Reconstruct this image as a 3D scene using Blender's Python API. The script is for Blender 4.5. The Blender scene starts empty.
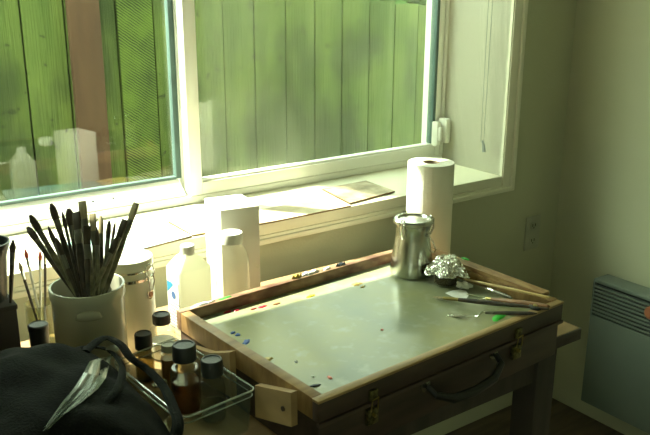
import bpy, bmesh, math, random
from mathutils import Vector, Matrix
random.seed(7)
C = bpy.context.scene.collection
R = math.radians
PI = math.pi
# ---------------------------------------------------------------- camera
CAMZ = 1.44      # eye height; everything below is written relative to the eye, then lifted
f = 789.8; pt = R(16.84); yw = R(35.94); ro = R(.23)
F = Vector((math.sin(yw)*math.cos(pt), math.cos(yw)*math.cos(pt), -math.sin(pt)))
Rt = Vector((math.cos(yw), -math.sin(yw), 0)); Up = Rt.cross(F)
Rt, Up = Rt*math.cos(ro)+Up*math.sin(ro), Up*math.cos(ro)-Rt*math.sin(ro)
cd = bpy.data.cameras.new('camera'); cam = bpy.data.objects.new('camera', cd); C.objects.link(cam)
m = Matrix((Rt, Up, -F)).transposed().to_4x4(); m.translation = Vector((0, 0, 0)); cam.matrix_world = m
cd.sensor_width = 36; cd.lens = f*36/650; cd.clip_start = .02; cd.clip_end = 60
bpy.context.scene.camera = cam

def ray(px, py): return F + Rt*((px-325)/f) - Up*((py-217.5)/f)
def onz(px, py, z): d = ray(px, py); return d*(z/d.z)
def ondepth(px, py, D): return ray(px, py)*D

# ---------------------------------------------------------------- materials
def nodes(name):
    mt = bpy.data.materials.new(name); mt.use_nodes = True
    nt = mt.node_tree; nt.nodes.clear()
    out = nt.nodes.new('ShaderNodeOutputMaterial')
    return mt, nt, out
def mat(name, col, rough=.6, metal=0., var=.12, scale=8., stretch=(1, 1, 1), bump=0., bscale=60., spec=.5,
        col2=None, detail=4., coat=0., trans=0., sss=0.):
    mt, nt, out = nodes(name)
    N, L = nt.nodes, nt.links
    b = N.new('ShaderNodeBsdfPrincipled'); L.new(b.outputs[0], out.inputs[0])
    b.inputs['Roughness'].default_value = rough; b.inputs['Metallic'].default_value = metal
    b.inputs['Specular IOR Level'].default_value = spec
    b.inputs['Coat Weight'].default_value = coat; b.inputs['Coat Roughness'].default_value = .06
    b.inputs['Transmission Weight'].default_value = trans
    if sss:
        b.inputs['Subsurface Weight'].default_value = sss; b.inputs['Subsurface Radius'].default_value = (.02, .02, .01)
    tc = N.new('ShaderNodeTexCoord'); mp = N.new('ShaderNodeMapping'); mp.inputs['Scale'].default_value = stretch
    L.new(tc.outputs['Object'], mp.inputs[0])
    no = N.new('ShaderNodeTexNoise'); no.inputs['Scale'].default_value = scale; no.inputs['Detail'].default_value = detail
    L.new(mp.outputs[0], no.inputs['Vector'])
    cr = N.new('ShaderNodeValToRGB'); e = cr.color_ramp.elements
    c2 = col2 or tuple(min(1, v*(1+var)) for v in col)
    c1 = col if col2 else tuple(v*(1-var) for v in col)
    e[0].position = .35; e[0].color = (*c1, 1); e[1].position = .65; e[1].color = (*c2, 1)
    L.new(no.outputs[0], cr.inputs[0]); L.new(cr.outputs[0], b.inputs['Base Color'])
    if bump:
        n2 = N.new('ShaderNodeTexNoise'); n2.inputs['Scale'].default_value = bscale; n2.inputs['Detail'].default_value = 3
        L.new(mp.outputs[0], n2.inputs['Vector'])
        bp = N.new('ShaderNodeBump'); bp.inputs['Strength'].default_value = bump; bp.inputs['Distance'].default_value = .01
        L.new(n2.outputs[0], bp.inputs['Height']); L.new(bp.outputs[0], b.inputs['Normal'])
    return mt
def thin_glass(name, tint=(1, 1, 1), ior=1.5, rough=0., haze=0., hazecol=(.9, .9, .85)):
    mt, nt, out = nodes(name); N, L = nt.nodes, nt.links
    tr = N.new('ShaderNodeBsdfTransparent'); tr.inputs[0].default_value = (*tint, 1)
    gl = N.new('ShaderNodeBsdfGlossy'); gl.inputs['Roughness'].default_value = rough
    # Schlick reflectance from the view angle, the same on both faces of a thin sheet
    r0 = ((ior-1)/(ior+1))**2
    lw = N.new('ShaderNodeLayerWeight'); lw.inputs[0].default_value = .5
    pw = N.new('ShaderNodeMath'); pw.operation = 'POWER'; pw.inputs[1].default_value = 5; L.new(lw.outputs['Facing'], pw.inputs[0])
    fr = N.new('ShaderNodeMath'); fr.operation = 'MULTIPLY_ADD'; fr.inputs[1].default_value = 1-r0; fr.inputs[2].default_value = r0; L.new(pw.outputs[0], fr.inputs[0])
    mx = N.new('ShaderNodeMixShader'); L.new(fr.outputs[0], mx.inputs[0])
    src = tr.outputs[0]
    if haze:
        df = N.new('ShaderNodeBsdfDiffuse'); df.inputs[0].default_value = (*hazecol, 1)
        nz = N.new('ShaderNodeTexNoise'); nz.inputs['Scale'].default_value = 5
        tc = N.new('ShaderNodeTexCoord'); L.new(tc.outputs['Object'], nz.inputs['Vector'])
        ml = N.new('ShaderNodeMath'); ml.operation = 'MULTIPLY'; ml.inputs[1].default_value = haze*2
        L.new(nz.outputs[0], ml.inputs[0])
        m2 = N.new('ShaderNodeMixShader'); L.new(ml.outputs[0], m2.inputs[0])
        L.new(tr.outputs[0], m2.inputs[1]); L.new(df.outputs[0], m2.inputs[2]); src = m2.outputs[0]
    L.new(src, mx.inputs[1]); L.new(gl.outputs[0], mx.inputs[2]); L.new(mx.outputs[0], out.inputs[0])
    return mt
M = {}
M['wall'] = mat('wall_paint', (.50, .50, .345), .85, var=.03, scale=3, bump=.08, bscale=180)
M['ceiling'] = mat('ceiling_paint', (.7, .69, .62), .9, var=.03)
M['trim'] = mat('cream_trim_paint', (.82, .80, .64), .38, var=.03, scale=4)
M['vinyl'] = mat('white_vinyl', (.84, .84, .76), .35, var=.03, scale=4)
M['gasket'] = mat('grey_gasket', (.085, .14, .125), .5)
M['floor'] = mat('floor_wood', (.10, .07, .045), .5, var=.3, scale=5, stretch=(1, 8, 1))
M['glass'] = thin_glass('window_glass', (.95, .97, .95), 1.52)
M['glass_hazy'] = thin_glass('hazy_window_glass', (.95, .97, .93), 1.5, haze=.11, hazecol=(.75, .82, .68))  # pane with an uneven pale diffuse haze mixed in
def fence_mat():
    mt, nt, out = nodes('mossy_fence'); N, L = nt.nodes, nt.links
    b = N.new('ShaderNodeBsdfPrincipled'); b.inputs['Roughness'].default_value = .8; L.new(b.outputs[0], out.inputs[0])
    tc = N.new('ShaderNodeTexCoord')
    def ns(st, sc, d):
        mp = N.new('ShaderNodeMapping'); mp.inputs['Scale'].default_value = st; L.new(tc.outputs['Object'], mp.inputs[0])
        n = N.new('ShaderNodeTexNoise'); n.inputs['Scale'].default_value = sc; n.inputs['Detail'].default_value = d; L.new(mp.outputs[0], n.inputs[0]); return n
    def rmp(n, p0, c0, p1, c1):
        r = N.new('ShaderNodeValToRGB'); e = r.color_ramp.elements; e[0].position = p0; e[0].color = (*c0, 1); e[1].position = p1; e[1].color = (*c1, 1); L.new(n.outputs[0], r.inputs[0]); return r
    base = rmp(ns((3.5, 1, .8), 3.2, 8), .33, (.058, .100, .015), .66, (.130, .175, .036))
    stain = rmp(ns((1.6, 1, .8), 2.3, 5),   .41, (.30, .34, .42), .53, (1, 1, 1))
    spots = rmp(ns((1, 1, 1), 26, 2), .30, (.25, .25, .2), .36, (1, 1, 1))
    def mul(a, c):
        m_ = N.new('ShaderNodeMix'); m_.data_type = 'RGBA'; m_.blend_type = 'MULTIPLY'; m_.inputs[0].default_value = .85; L.new(a, m_.inputs[6]); L.new(c.outputs[0], m_.inputs[7]); return m_.outputs[2]
    o = mul(mul(base.outputs[0], stain), spots); L.new(o, b.inputs['Base Color'])
    gr = ns((30, 1, 1.2), 4, 6); bp = N.new('ShaderNodeBump'); bp.inputs['Strength'].default_value = .6; bp.inputs['Distance'].default_value = .01
    L.new(gr.outputs[0], bp.inputs['Height']); L.new(bp.outputs[0], b.inputs['Normal']); return mt
M['fence'] = fence_mat()
M['fence_dark'] = mat('dark_mossy_fence', (.075, .15, .02), .85, col2=(.20, .33, .045), scale=3, stretch=(5, 1, .9), bump=.6, bscale=50, detail=8)
M['post'] = mat('brown_post', (.075, .036, .018), .8, col2=(.108, .056, .028), scale=6, stretch=(4, 1, .6), detail=8)
M['gap'] = mat('fence_gap_rail', (.03, .04, .015), .9)
M['grass'] = mat('grass_ground', (.07, .13, .02), .9, var=.4, scale=14)
M['leaf'] = mat('leaf_green', (.06, .16, .02), .6, var=.4, scale=9)
M['bark'] = mat('bark', (.11, .08, .05), .9, var=.3)
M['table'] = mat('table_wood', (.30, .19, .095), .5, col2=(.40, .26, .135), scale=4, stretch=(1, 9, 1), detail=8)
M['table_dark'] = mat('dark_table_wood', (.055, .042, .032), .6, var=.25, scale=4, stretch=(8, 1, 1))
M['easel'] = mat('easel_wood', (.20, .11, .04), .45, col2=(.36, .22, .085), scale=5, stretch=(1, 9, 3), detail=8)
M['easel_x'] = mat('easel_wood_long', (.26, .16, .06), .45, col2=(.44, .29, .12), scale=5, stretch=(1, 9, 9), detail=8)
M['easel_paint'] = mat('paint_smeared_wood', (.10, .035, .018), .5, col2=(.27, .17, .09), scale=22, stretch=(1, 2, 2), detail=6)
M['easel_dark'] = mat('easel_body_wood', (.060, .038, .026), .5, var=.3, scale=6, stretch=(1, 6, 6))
M['easel_pale'] = mat('pale_side_wood', (.42, .28, .13), .5, var=.15, scale=6, stretch=(3, 1, 3))
M['brass'] = mat('aged_brass', (.45, .36, .14), .35, 1.)
M['brass_dull'] = mat('tarnished_brass', (.16, .14, .06), .45, .9, var=.5, scale=150)
M['steel'] = mat('brushed_steel', (.62, .62, .56), .24, 1., var=.06, scale=30, stretch=(1, 1, 12))
M['chrome'] = mat('bright_metal', (.8, .8, .76), .12, 1., var=.04)
M['leather'] = mat('black_leather', (.012, .012, .011), .45)
M['white'] = mat('white_plastic', (.80, .80, .72), .35, var=.03)
M['milky'] = mat('milky_plastic', (.86, .87, .78), .3, var=.02, trans=.0, sss=.25)
def translucent(name, col, w=.5):
    mt, nt, out = nodes(name); N, L = nt.nodes, nt.links
    b = N.new('ShaderNodeBsdfPrincipled'); b.inputs['Base Color'].default_value = (*col, 1); b.inputs['Roughness'].default_value = .3
    t = N.new('ShaderNodeBsdfTranslucent'); t.inputs[0].default_value = (*col, 1)
    mx = N.new('ShaderNodeMixShader'); mx.inputs[0].default_value = w; L.new(b.outputs[0], mx.inputs[1]); L.new(t.outputs[0], mx.inputs[2]); L.new(mx.outputs[0], out.inputs[0]); return mt
M['milky'] = translucent('milky_translucent_plastic', (.86, .86, .72), .42)
M['card'] = mat('white_card', (.82, .80, .70), .6, var=.02)
M['cream_glaze'] = mat('cream_stoneware', (.50, .49, .37), .25, var=.06, scale=6, coat=.3)
M['white_glaze'] = mat('white_glaze', (.76, .75, .60), .22, var=.03, coat=.4)
M['black'] = mat('black_plastic', (.028, .032, .03), .35, bump=.1, bscale=300)
M['fabric'] = mat('black_fabric', (.011, .0125, .0105), .85, var=.25, scale=25, bump=.4, bscale=300, spec=.08)
M['paper'] = mat('paper_towel', (.80, .79, .66), .9, var=.02, bump=.15, bscale=160)
M['tube'] = mat('cardboard_tube', (.24, .19, .12), .9)
M['bottle_glass'] = thin_glass('clear_glass', (.95, .96, .92), 1.5, haze=.02)
M['bottle_glass2'] = thin_glass('smoky_glass', (.84, .84, .72), 1.5, haze=.06, hazecol=(.5, .5, .4))
M['plastic_clear'] = thin_glass('clear_plastic', (.9, .92, .86), 1.45, rough=.05, haze=.05, hazecol=(.5, .55, .48))
M['bag_film'] = thin_glass('crinkled_film', (.75, .8, .75), 1.6, rough=.18, haze=.22, hazecol=(.45, .52, .42))
M['amber'] = thin_glass('amber_oil', (.72, .42, .15), 1.3, haze=.16, hazecol=(.35, .14, .04))
M['oil'] = thin_glass('dull_oil', (.60, .5, .3), 1.3, haze=.16, hazecol=(.15, .12, .06))
M['orange'] = mat('orange_medium', (.52, .22, .07), .3, var=.1)
M['foil'] = mat('crumpled_foil', (.82, .82, .76), .22, 1., var=.04)
M['heater'] = mat('heater_enamel', (.155, .185, .155), .45, var=.03)
M['slot'] = mat('dark_slot', (.02, .025, .02), .8)
M['knob'] = mat('red_brown_knob', (.38, .14, .07), .4)
M['outlet'] = mat('outlet_plastic', (.42, .42, .32), .4)
M['handle_dark'] = mat('dark_brush_handle', (.022, .018, .013), .45, col2=(.07, .05, .03), scale=60)
M['handle_olive'] = mat('paint_stained_handle', (.09, .085, .045), .5, col2=(.24, .22, .12), scale=70)
M['handle_gold'] = mat('yellow_wood_handle', (.58, .42, .17), .4)
M['handle_brown'] = mat('brown_wood_handle', (.25, .12, .05), .4, var=.25, scale=30)
M['ferrule'] = mat('dull_ferrule', (.16, .155, .12), .4, .9, var=.2, scale=60)
M['bristle_dark'] = mat('dark_bristles', (.06, .045, .03), .8, var=.3, scale=200, stretch=(1, 1, .1))
M['bristle_tan'] = mat('tan_bristles', (.36, .30, .17), .8, var=.25, scale=200, stretch=(1, 1, .1))
M['bristle_red'] = mat('red_paint_bristles', (.45, .07, .03), .6)
M['box_dark'] = mat('dark_box', (.035, .028, .022), .7)
M['blue'] = mat('blue_plastic', (.05, .12, .5), .4)
M['cork'] = mat('cord_white', (.42, .44, .34), .7)
M['tassel'] = mat('grey_tassel', (.30, .34, .30), .5)

def palette_mat():
    mt, nt, out = nodes('glass_palette'); N, L = nt.nodes, nt.links
    b = N.new('ShaderNodeBsdfPrincipled'); L.new(b.outputs[0], out.inputs[0])
    tc = N.new('ShaderNodeTexCoord')
    def ns(sc, d=4):
        n = N.new('ShaderNodeTexNoise'); n.inputs['Scale'].default_value = sc; n.inputs['Detail'].default_value = d
        L.new(tc.outputs['Object'], n.inputs['Vector']); return n
    n = ns(5); r = N.new('ShaderNodeValToRGB'); e = r.color_ramp.elements
    e[0].position = .38; e[0].color = (.20, .235, .165, 1); e[1].position = .66; e[1].color = (.31, .30, .13, 1)
    L.new(n.outputs[0], r.inputs[0])
    n2 = ns(38, 8); r2 = N.new('ShaderNodeValToRGB'); e = r2.color_ramp.elements
    e[0].position = .55; e[0].color = (0, 0, 0, 1); e[1].position = .85; e[1].color = (1, 1, 1, 1)
    L.new(n2.outputs[0], r2.inputs[0])
    mx = N.new('ShaderNodeMix'); mx.data_type = 'RGBA'; L.new(r2.outputs[0], mx.inputs[0])
    L.new(r.outputs[0], mx.inputs[6]); mx.inputs[7].default_value = (.36, .37, .28, 1)
    L.new(mx.outputs[2], b.inputs['Base Color'])
    b.inputs['Roughness'].default_value = .35; b.inputs['Coat Weight'].default_value = .35; b.inputs['Specular IOR Level'].default_value = .3
    n3 = ns(14, 3); mr = N.new('ShaderNodeMapRange'); mr.inputs[3].default_value = .04; mr.inputs[4].default_value = .22
    L.new(n3.outputs[0], mr.inputs[0]); L.new(mr.outputs[0], b.inputs['Coat Roughness'])
    return mt
M['palette'] = palette_mat()
def flat(name, c, rough=.4): M[name] = mat(name, c, rough, var=.1, scale=60); return M[name]
for nm, c in dict(paint_red=(.55, .02, .05), paint_yellow=(.75, .60, .02), paint_blue=(.03, .10, .40), paint_white=(.85, .85, .8),
                  paint_green=(.04, .55, .05), paint_brown=(.22, .08, .03), paint_ochre=(.45, .32, .08), paint_pink=(.75, .25, .2),
                  paint_black=(.03, .04, .05)).items(): flat(nm, c)

# ---------------------------------------------------------------- mesh helpers
def tf(bm, verts, loc=(0, 0, 0), rz=0., mx=None):
    m = mx if mx is not None else Matrix.Translation(loc) @ Matrix.Rotation(rz, 4, 'Z')
    bmesh.ops.transform(bm, matrix=m, verts=verts)
def box(bm, x0, x1, y0, y1, z0, z1, bev=0., mx=None):
    r = bmesh.ops.create_cube(bm, size=1.)['verts']
    bmesh.ops.scale(bm, vec=(x1-x0, y1-y0, z1-z0), verts=r)
    bmesh.ops.translate(bm, vec=((x0+x1)/2, (y0+y1)/2, (z0+z1)/2), verts=r)
    if bev:
        es = list({e for v in r for e in v.link_edges})
        o = bmesh.ops.bevel(bm, geom=es, offset=bev, segments=2, affect='EDGES', profile=.5)
        r = list({v for fc in o['faces'] for v in fc.verts} | {v for v in r if v.is_valid})
    if mx is not None: bmesh.ops.transform(bm, matrix=mx, verts=r)
    return r
def lathe(bm, prof, n=32, mx=None, sx=1., sy=1., capb=True, capt=True):
    rings = []
    for (rr, z) in prof:
        rings.append([bm.verts.new((rr*math.cos(2*PI*k/n)*sx, rr*math.sin(2*PI*k/n)*sy, z)) for k in range(n)])
    for a, b in zip(rings, rings[1:]):
        for k in range(n): bm.faces.new((a[k], a[(k+1) % n], b[(k+1) % n], b[k]))
    if capb: bm.faces.new(rings[0][::-1])
    if capt: bm.faces.new(rings[-1])
    vs = [v for r_ in rings for v in r_]
    if mx is not None: bmesh.ops.transform(bm, matrix=mx, verts=vs)
    return vs
def superlathe(bm, prof, ex=4., n=40, mx=None):
    """rounded-rectangle sections: (half_x, half_y, z)"""
    rings = []
    for hx, hy, z in prof:
        ring = []
        for k in range(n):
            t = 2*PI*k/n; c, s = math.cos(t), math.sin(t)
            ring.append(bm.verts.new((hx*abs(c)**(2/ex)*(1 if c > 0 else -1), hy*abs(s)**(2/ex)*(1 if s > 0 else -1), z)))
        rings.append(ring)
    for a, b in zip(rings, rings[1:]):
        for k in range(n): bm.faces.new((a[k], a[(k+1) % n], b[(k+1) % n], b[k]))
    bm.faces.new(rings[0][::-1]); bm.faces.new(rings[-1])
    vs = [v for r_ in rings for v in r_]
    if mx is not None: bmesh.ops.transform(bm, matrix=mx, verts=vs)
def tube(bm, pts, rad, n=8, flat=1.):
    pts = [Vector(p) for p in pts]; rads = rad if isinstance(rad, (list, tuple)) else [rad]*len(pts)
    rings = []; prev = None
    for i, p in enumerate(pts):
        t = (pts[min(i+1, len(pts)-1)]-pts[max(i-1, 0)]).normalized()
        if prev is None:
            a = t.cross(Vector((0, 0, 1)))
            if a.length < .05: a = t.cross(Vector((1, 0, 0)))
        else: a = prev - t*prev.dot(t)
        a.normalize(); prev = a; b = t.cross(a)
        rings.append([bm.verts.new(p + a*math.cos(2*PI*k/n)*rads[i] + b*math.sin(2*PI*k/n)*rads[i]*flat) for k in range(n)])
    for a, b in zip(rings, rings[1:]):
        for k in range(n): bm.faces.new((a[k], a[(k+1) % n], b[(k+1) % n], b[k]))
    bm.faces.new(rings[0][::-1]); bm.faces.new(rings[-1])
def prism(bm, poly, z0, z1, mx=None):
    a = [bm.verts.new((x, y, z0)) for x, y in poly]; b = [bm.verts.new((x, y, z1)) for x, y in poly]
    n = len(poly)
    for k in range(n): bm.faces.new((a[k], a[(k+1) % n], b[(k+1) % n], b[k]))
    bm.faces.new(a[::-1]); bm.faces.new(b)
    if mx is not None: bmesh.ops.transform(bm, matrix=mx, verts=a+b)
def arc(cx, cy, r, a0, a1, n=8):
    return [(cx+r*math.cos(a0+(a1-a0)*k/n), cy+r*math.sin(a0+(a1-a0)*k/n)) for k in range(n+1)]
def roundrect(x0, x1, y0, y1, r, n=6):
    return (arc(x1-r, y1-r, r, 0, PI/2, n)+arc(x0+r, y1-r, r, PI/2, PI, n)+arc(x0+r, y0+r, r, PI, 1.5*PI, n)+arc(x1-r, y0+r, r, 1.5*PI, 2*PI, n))
def obj(name, bm, m, parent=None, smooth=True, ang=35):
    bmesh.ops.recalc_face_normals(bm, faces=bm.faces)
    me = bpy.data.meshes.new(name); 
    if smooth:
        for fc in bm.faces: fc.smooth = True
        for e in bm.edges:
            if len(e.link_faces) == 2 and e.calc_face_angle(0) > R(ang): e.smooth = False
    bm.to_mesh(me); bm.free()
    o = bpy.data.objects.new(name, me); C.objects.link(o)
    me.materials.append(M[m] if isinstance(m, str) else m)
    if parent is not None: o.parent = parent
    return o
def tag(o, label, cat, group=None, kind=None):
    o['label'] = label; o['category'] = cat
    if group: o['group'] = group
    if kind: o['kind'] = kind
    return o
def thing(name, label, cat, loc=(0, 0, 0), rz=0., group=None):
    o = bpy.data.objects.new(name, None); C.objects.link(o); o.empty_display_size = .03
    o.location = loc; o.rotation_euler = (0, 0, rz)
    return tag(o, label, cat, group)
def struct(name, bm, m, parent=None, **k):
    o = obj(name, bm, m, parent, **k)
    if parent is None: o['kind'] = 'structure'
    return o
def B(): return bmesh.new()

# ---------------------------------------------------------------- room shell
FL = -1.44; WY = 1.62; OY = 1.965; WX = 2.15; LX = -1.25; BY = -1.7; CE = 1.05
SX0, SX1 = -.06, 1.845; SZ = -.585; HZ = .625         # window opening
bm = B()
box(bm, LX-.15, SX0, WY, OY, FL, CE); box(bm, SX1, WX+.15, WY, OY, FL, CE)
box(bm, SX0, SX1, WY, OY, FL, SZ-.03); box(bm, SX0, SX1, WY, OY, HZ+.02, CE)
struct('wall_front', bm, 'wall')
bm = B(); box(bm, WX, WX+.15, BY, WY, FL, CE); struct('wall_right', bm, 'wall')
bm = B()   # left wall with an unseen window opening, added to let in fill light
W2 = (-1.45, -.55, -.3, .6)
box(bm, LX-.15, LX, BY, W2[0], FL, CE); box(bm, LX-.15, LX, W2[1], WY, FL, CE)
box(bm, LX-.15, LX, W2[0], W2[1], FL, W2[2]); box(bm, LX-.15, LX, W2[0], W2[1], W2[3], CE)
struct('wall_left', bm, 'wall')
bm = B(); box(bm, LX-.15, WX+.15, BY-.15, BY, FL, CE); struct('wall_back', bm, 'wall')
bm = B(); box(bm, LX-.15, WX+.15, BY-.15, OY, FL-.1, FL); struct('floor', bm, 'floor')
bm = B(); box(bm, LX-.15, WX+.15, BY-.15, OY, CE, CE+.1); struct('ceiling', bm, 'ceiling')
# reveal lining: sill board, jambs, head
bm = B()
box(bm, SX0, SX1, WY-.012, OY-.06, SZ-.03, SZ, bev=.003)
struct('trim_1', bm, 'trim')
bm = B(); box(bm, SX1, SX1+.012, WY-.010, OY-.06, SZ, HZ+.012); box(bm, SX0-.012, SX0, WY-.010, OY-.06, SZ, HZ+.012)
box(bm, SX0, SX1, WY-.010, OY-.06, HZ, HZ+.012); struct('trim_2', bm, 'trim')
# casing with a stepped profile
bm = B()
cw = .052
def casing(x0, x1, z0, z1, horizontal, inner):
    box(bm, x0, x1, WY-.012, WY, z0, z1, bev=.002)
for (x0, x1, z0, z1) in ((SX1+.003, SX1+cw, SZ-cw, HZ+cw), (SX0-cw, SX0-.003, SZ-cw, HZ+cw), (SX0-.003, SX1+.003, HZ+.003, HZ+cw), (SX0-.003, SX1+.003, SZ-cw, SZ-.03)):
    box(bm, x0, x1, WY-.014, WY, z0, z1, bev=.002)
for (x0, x1, z0, z1) in ((SX1+cw-.016, SX1+cw+.001, SZ-cw, HZ+cw), (SX0-cw-.001, SX0-cw+.016, SZ-cw, HZ+cw), (SX0-cw, SX1+cw, SZ-cw-.001, SZ-cw+.014), (SX0-cw, SX1+cw, HZ+cw-.014, HZ+cw)):
    box(bm, x0, x1, WY-.021, WY, z0, z1, bev=.004)
struct('trim_3', bm, 'trim')
# window unit
win = bpy.data.objects.new('window_1', None); C.objects.link(win); win['kind'] = 'structure'; win.location = (.9, 1.9, SZ)
def W(name, bm, m, **k):
    bmesh.ops.translate(bm, vec=(-.9, -1.9, -SZ), verts=bm.verts); return obj(name, bm, m, win, **k)
TZ = -.565
bm = B()
box(bm, SX0, SX1, 1.876, 1.965, SZ, TZ, bev=.002)
box(bm, SX0, SX1, 1.876, 1.965, HZ-.03, HZ)
box(bm, SX1-.010, SX1, 1.872, 1.965, TZ, HZ-.03, bev=.003); box(bm, SX1-.016, SX1-.010, 1.882, 1.965, TZ, HZ-.03, bev=.002)
box(bm, SX0, SX0+.03, 1.876, 1.965, TZ, HZ-.03, bev=.003)
box(bm, SX0, .90, 1.905, 1.909, TZ, TZ+.008)
W('window_frame', bm, 'vinyl')
# sliding sash, right, nearer the room
sx0, sx1, sy0, sy1 = .913, 1.828, 1.876, 1.914
gz = -.524
bm = B()
box(bm, sx0, sx0+.036, sy0, sy1, TZ+.001, HZ-.031, bev=.002); box(bm, sx1-.018, sx1, sy0, sy1, TZ+.001, HZ-.031, bev=.002)
box(bm, sx0+.036, sx1-.022, sy0, sy1, TZ+.001, gz-.006, bev=.002); box(bm, sx0+.036, sx1-.022, sy0, sy1, HZ-.07, HZ-.031)
box(bm, sx0+.034, sx1-.02, sy0+.006, sy1-.004, gz-.012, gz, bev=.002)
W('sliding_sash', bm, 'vinyl')
bm = B(); box(bm, sx1-.028, sx1-.017, sy0+.004, sy1-.006, gz, HZ-.07); W('glazing_seal', bm, 'gasket')
bm = B(); box(bm, sx0+.034, sx1-.024, sy0+.014, sy0+.016, gz-.004, HZ-.068); W('window_pane', bm, 'glass_hazy', smooth=False)
# fixed sash, left, deeper
fy0, fy1 = 1.922, 1.955; fg = -.523
bm = B()
box(bm, SX0+.03, .90, fy0, fy1, HZ-.07, HZ-.031)
box(bm, .913, .93, fy0, fy1, TZ+.001, HZ-.031, bev=.002); box(bm, SX0+.03, SX0+.07, fy0, fy1, TZ+.001, HZ-.031, bev=.002)
pr = [(1.884, TZ+.0005), (1.884, TZ+.005), (1.930, fg-.001), (1.955, fg-.001), (1.955, TZ+.0005)]
prism(bm, pr, SX0+.03, .903, mx=Matrix(((0, 0, 1, 0), (1, 0, 0, 0), (0, 1, 0, 0), (0, 0, 0, 1))))
W('fixed_sash', bm, 'vinyl')
bm = B(); box(bm, .898, .913, fy0+.006, fy1-.008, fg, HZ-.07); box(bm, SX0+.07, .898, fy0+.006, fy1-.008, fg-.002, fg+.005); W('glazing_seal', bm, 'gasket')
bm = B(); box(bm, SX0+.06, .910, fy0+.012, fy0+.016, fg-.004, HZ-.068); W('window_pane', bm, 'glass', smooth=False)
# two-part latch on the right stile
bm = B(); box(bm, 1.793, 1.811, 1.850, 1.879, -.527, -.447, bev=.005); box(bm, 1.797, 1.807, 1.840, 1.856, -.508, -.462, bev=.004); W('window_latch', bm, 'white')
bm = B(); box(bm, 1.818, 1.840, 1.836, 1.876, -.518, -.437, bev=.006); W('latch_keeper', bm, 'white')
bm = B()
for x in (.655, .708): lathe(bm, [(.0028, 0), (.0028, .001)], 12, mx=Matrix.Translation((x, 1.906, -.5435)) @ Matrix.Rotation(R(42), 4, 'X'))
W('weep_hole', bm, 'slot')
# unseen window added in the left wall to lift the room's shadows
w2 = bpy.data.objects.new('fill_window', None); C.objects.link(w2); w2['kind'] = 'structure'; w2.location = (LX-.07, -1.0, W2[2])
bm = B(); a0, a1, b0, b1 = W2
for (y0, y1, z0, z1) in ((a0, a1, b0, b0+.04), (a0, a1, b1-.04, b1), (a0, a0+.04, b0, b1), (a1-.04, a1, b0, b1), (-1.02, -.98, b0, b1)):
    box(bm, LX-.10, LX-.05, y0, y1, z0, z1)
bmesh.ops.translate(bm, vec=(-(LX-.07), 1.0, -W2[2]), verts=bm.verts); obj('window_frame', bm, 'vinyl', w2)
bm = B(); box(bm, LX-.077, LX-.075, a0+.03, a1-.03, b0+.03, b1-.03)
bmesh.ops.translate(bm, vec=(-(LX-.07), 1.0, -W2[2]), verts=bm.verts); obj('window_pane', bm, 'glass', w2, smooth=False)

# ---------------------------------------------------------------- outside
bm = B(); box(bm, -8, 12, OY, 14, FL-.2, FL-.02); struct('ground', bm, 'grass')
FY = 2.6
fen = thing('wooden_fence', 'mossy green vertical board fence outside the window', 'fence', (1.3, FY, FL-.02))
def ftop(x): return -.083-(x-2.08)*.088
edges = []
# board joints seen through the panes
def xf(px, py=60):
    d = ray(px, py); return d.x*FY/d.y
js = [xf(25), xf(68), xf(100), xf(119), xf(155), xf(190), xf(224), xf(255), xf(286), xf(315), xf(342), xf(369), xf(394), xf(417)]
while js[0] > -2.2: js.insert(0, js[0]-.15)
while js[-1] < 6: js.append(js[-1]+.142)
bm = B(); bmd = B()
for a, b in zip(js, js[1:]):
    dark = abs(a-js[0]) < 0
    t = ftop((a+b)/2)+random.uniform(-.008, .008); oy = random.uniform(-.003, .003)
    box(bm, a+.0028, b-.0028, FY+oy, FY+.02+oy, FL+.03, t, bev=.002)
bmd.free()
bmesh.ops.translate(bm, vec=(-1.3, -FY, -FL+.02), verts=bm.verts)
obj('board_panel', bm, 'fence', fen)
bm = B(); box(bm, xf(69.5), xf(100.5), FY-.028, FY-.004, FL-.02, .12, bev=.003)
bmesh.ops.translate(bm, vec=(-1.3, -FY, -FL+.02), verts=bm.verts); obj('post', bm, 'post', fen)
bm = B()
for z in (-1.1, -.32): box(bm, -2.2, 6, FY+.024, FY+.06, z-.04, z+.04)
bmesh.ops.translate(bm, vec=(-1.3, -FY, -FL+.02), verts=bm.verts); obj('rail', bm, 'gap', fen)
bm = B(); lo_ = [(-2.2, FL+.03), (6, FL+.03), (6, ftop(6)-.03), (-2.2, ftop(-2.2)-.03)]  # dark sheet added behind the boards so no light shows through the gaps
prism(bm, lo_, -(FY+.0245), -(FY+.0235), mx=Matrix.Rotation(R(90), 4, 'X'))
bmesh.ops.translate(bm, vec=(-1.3, -FY, -FL+.02), verts=bm.verts); obj('gap_light_stop', bm, 'gap', fen)
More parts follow.
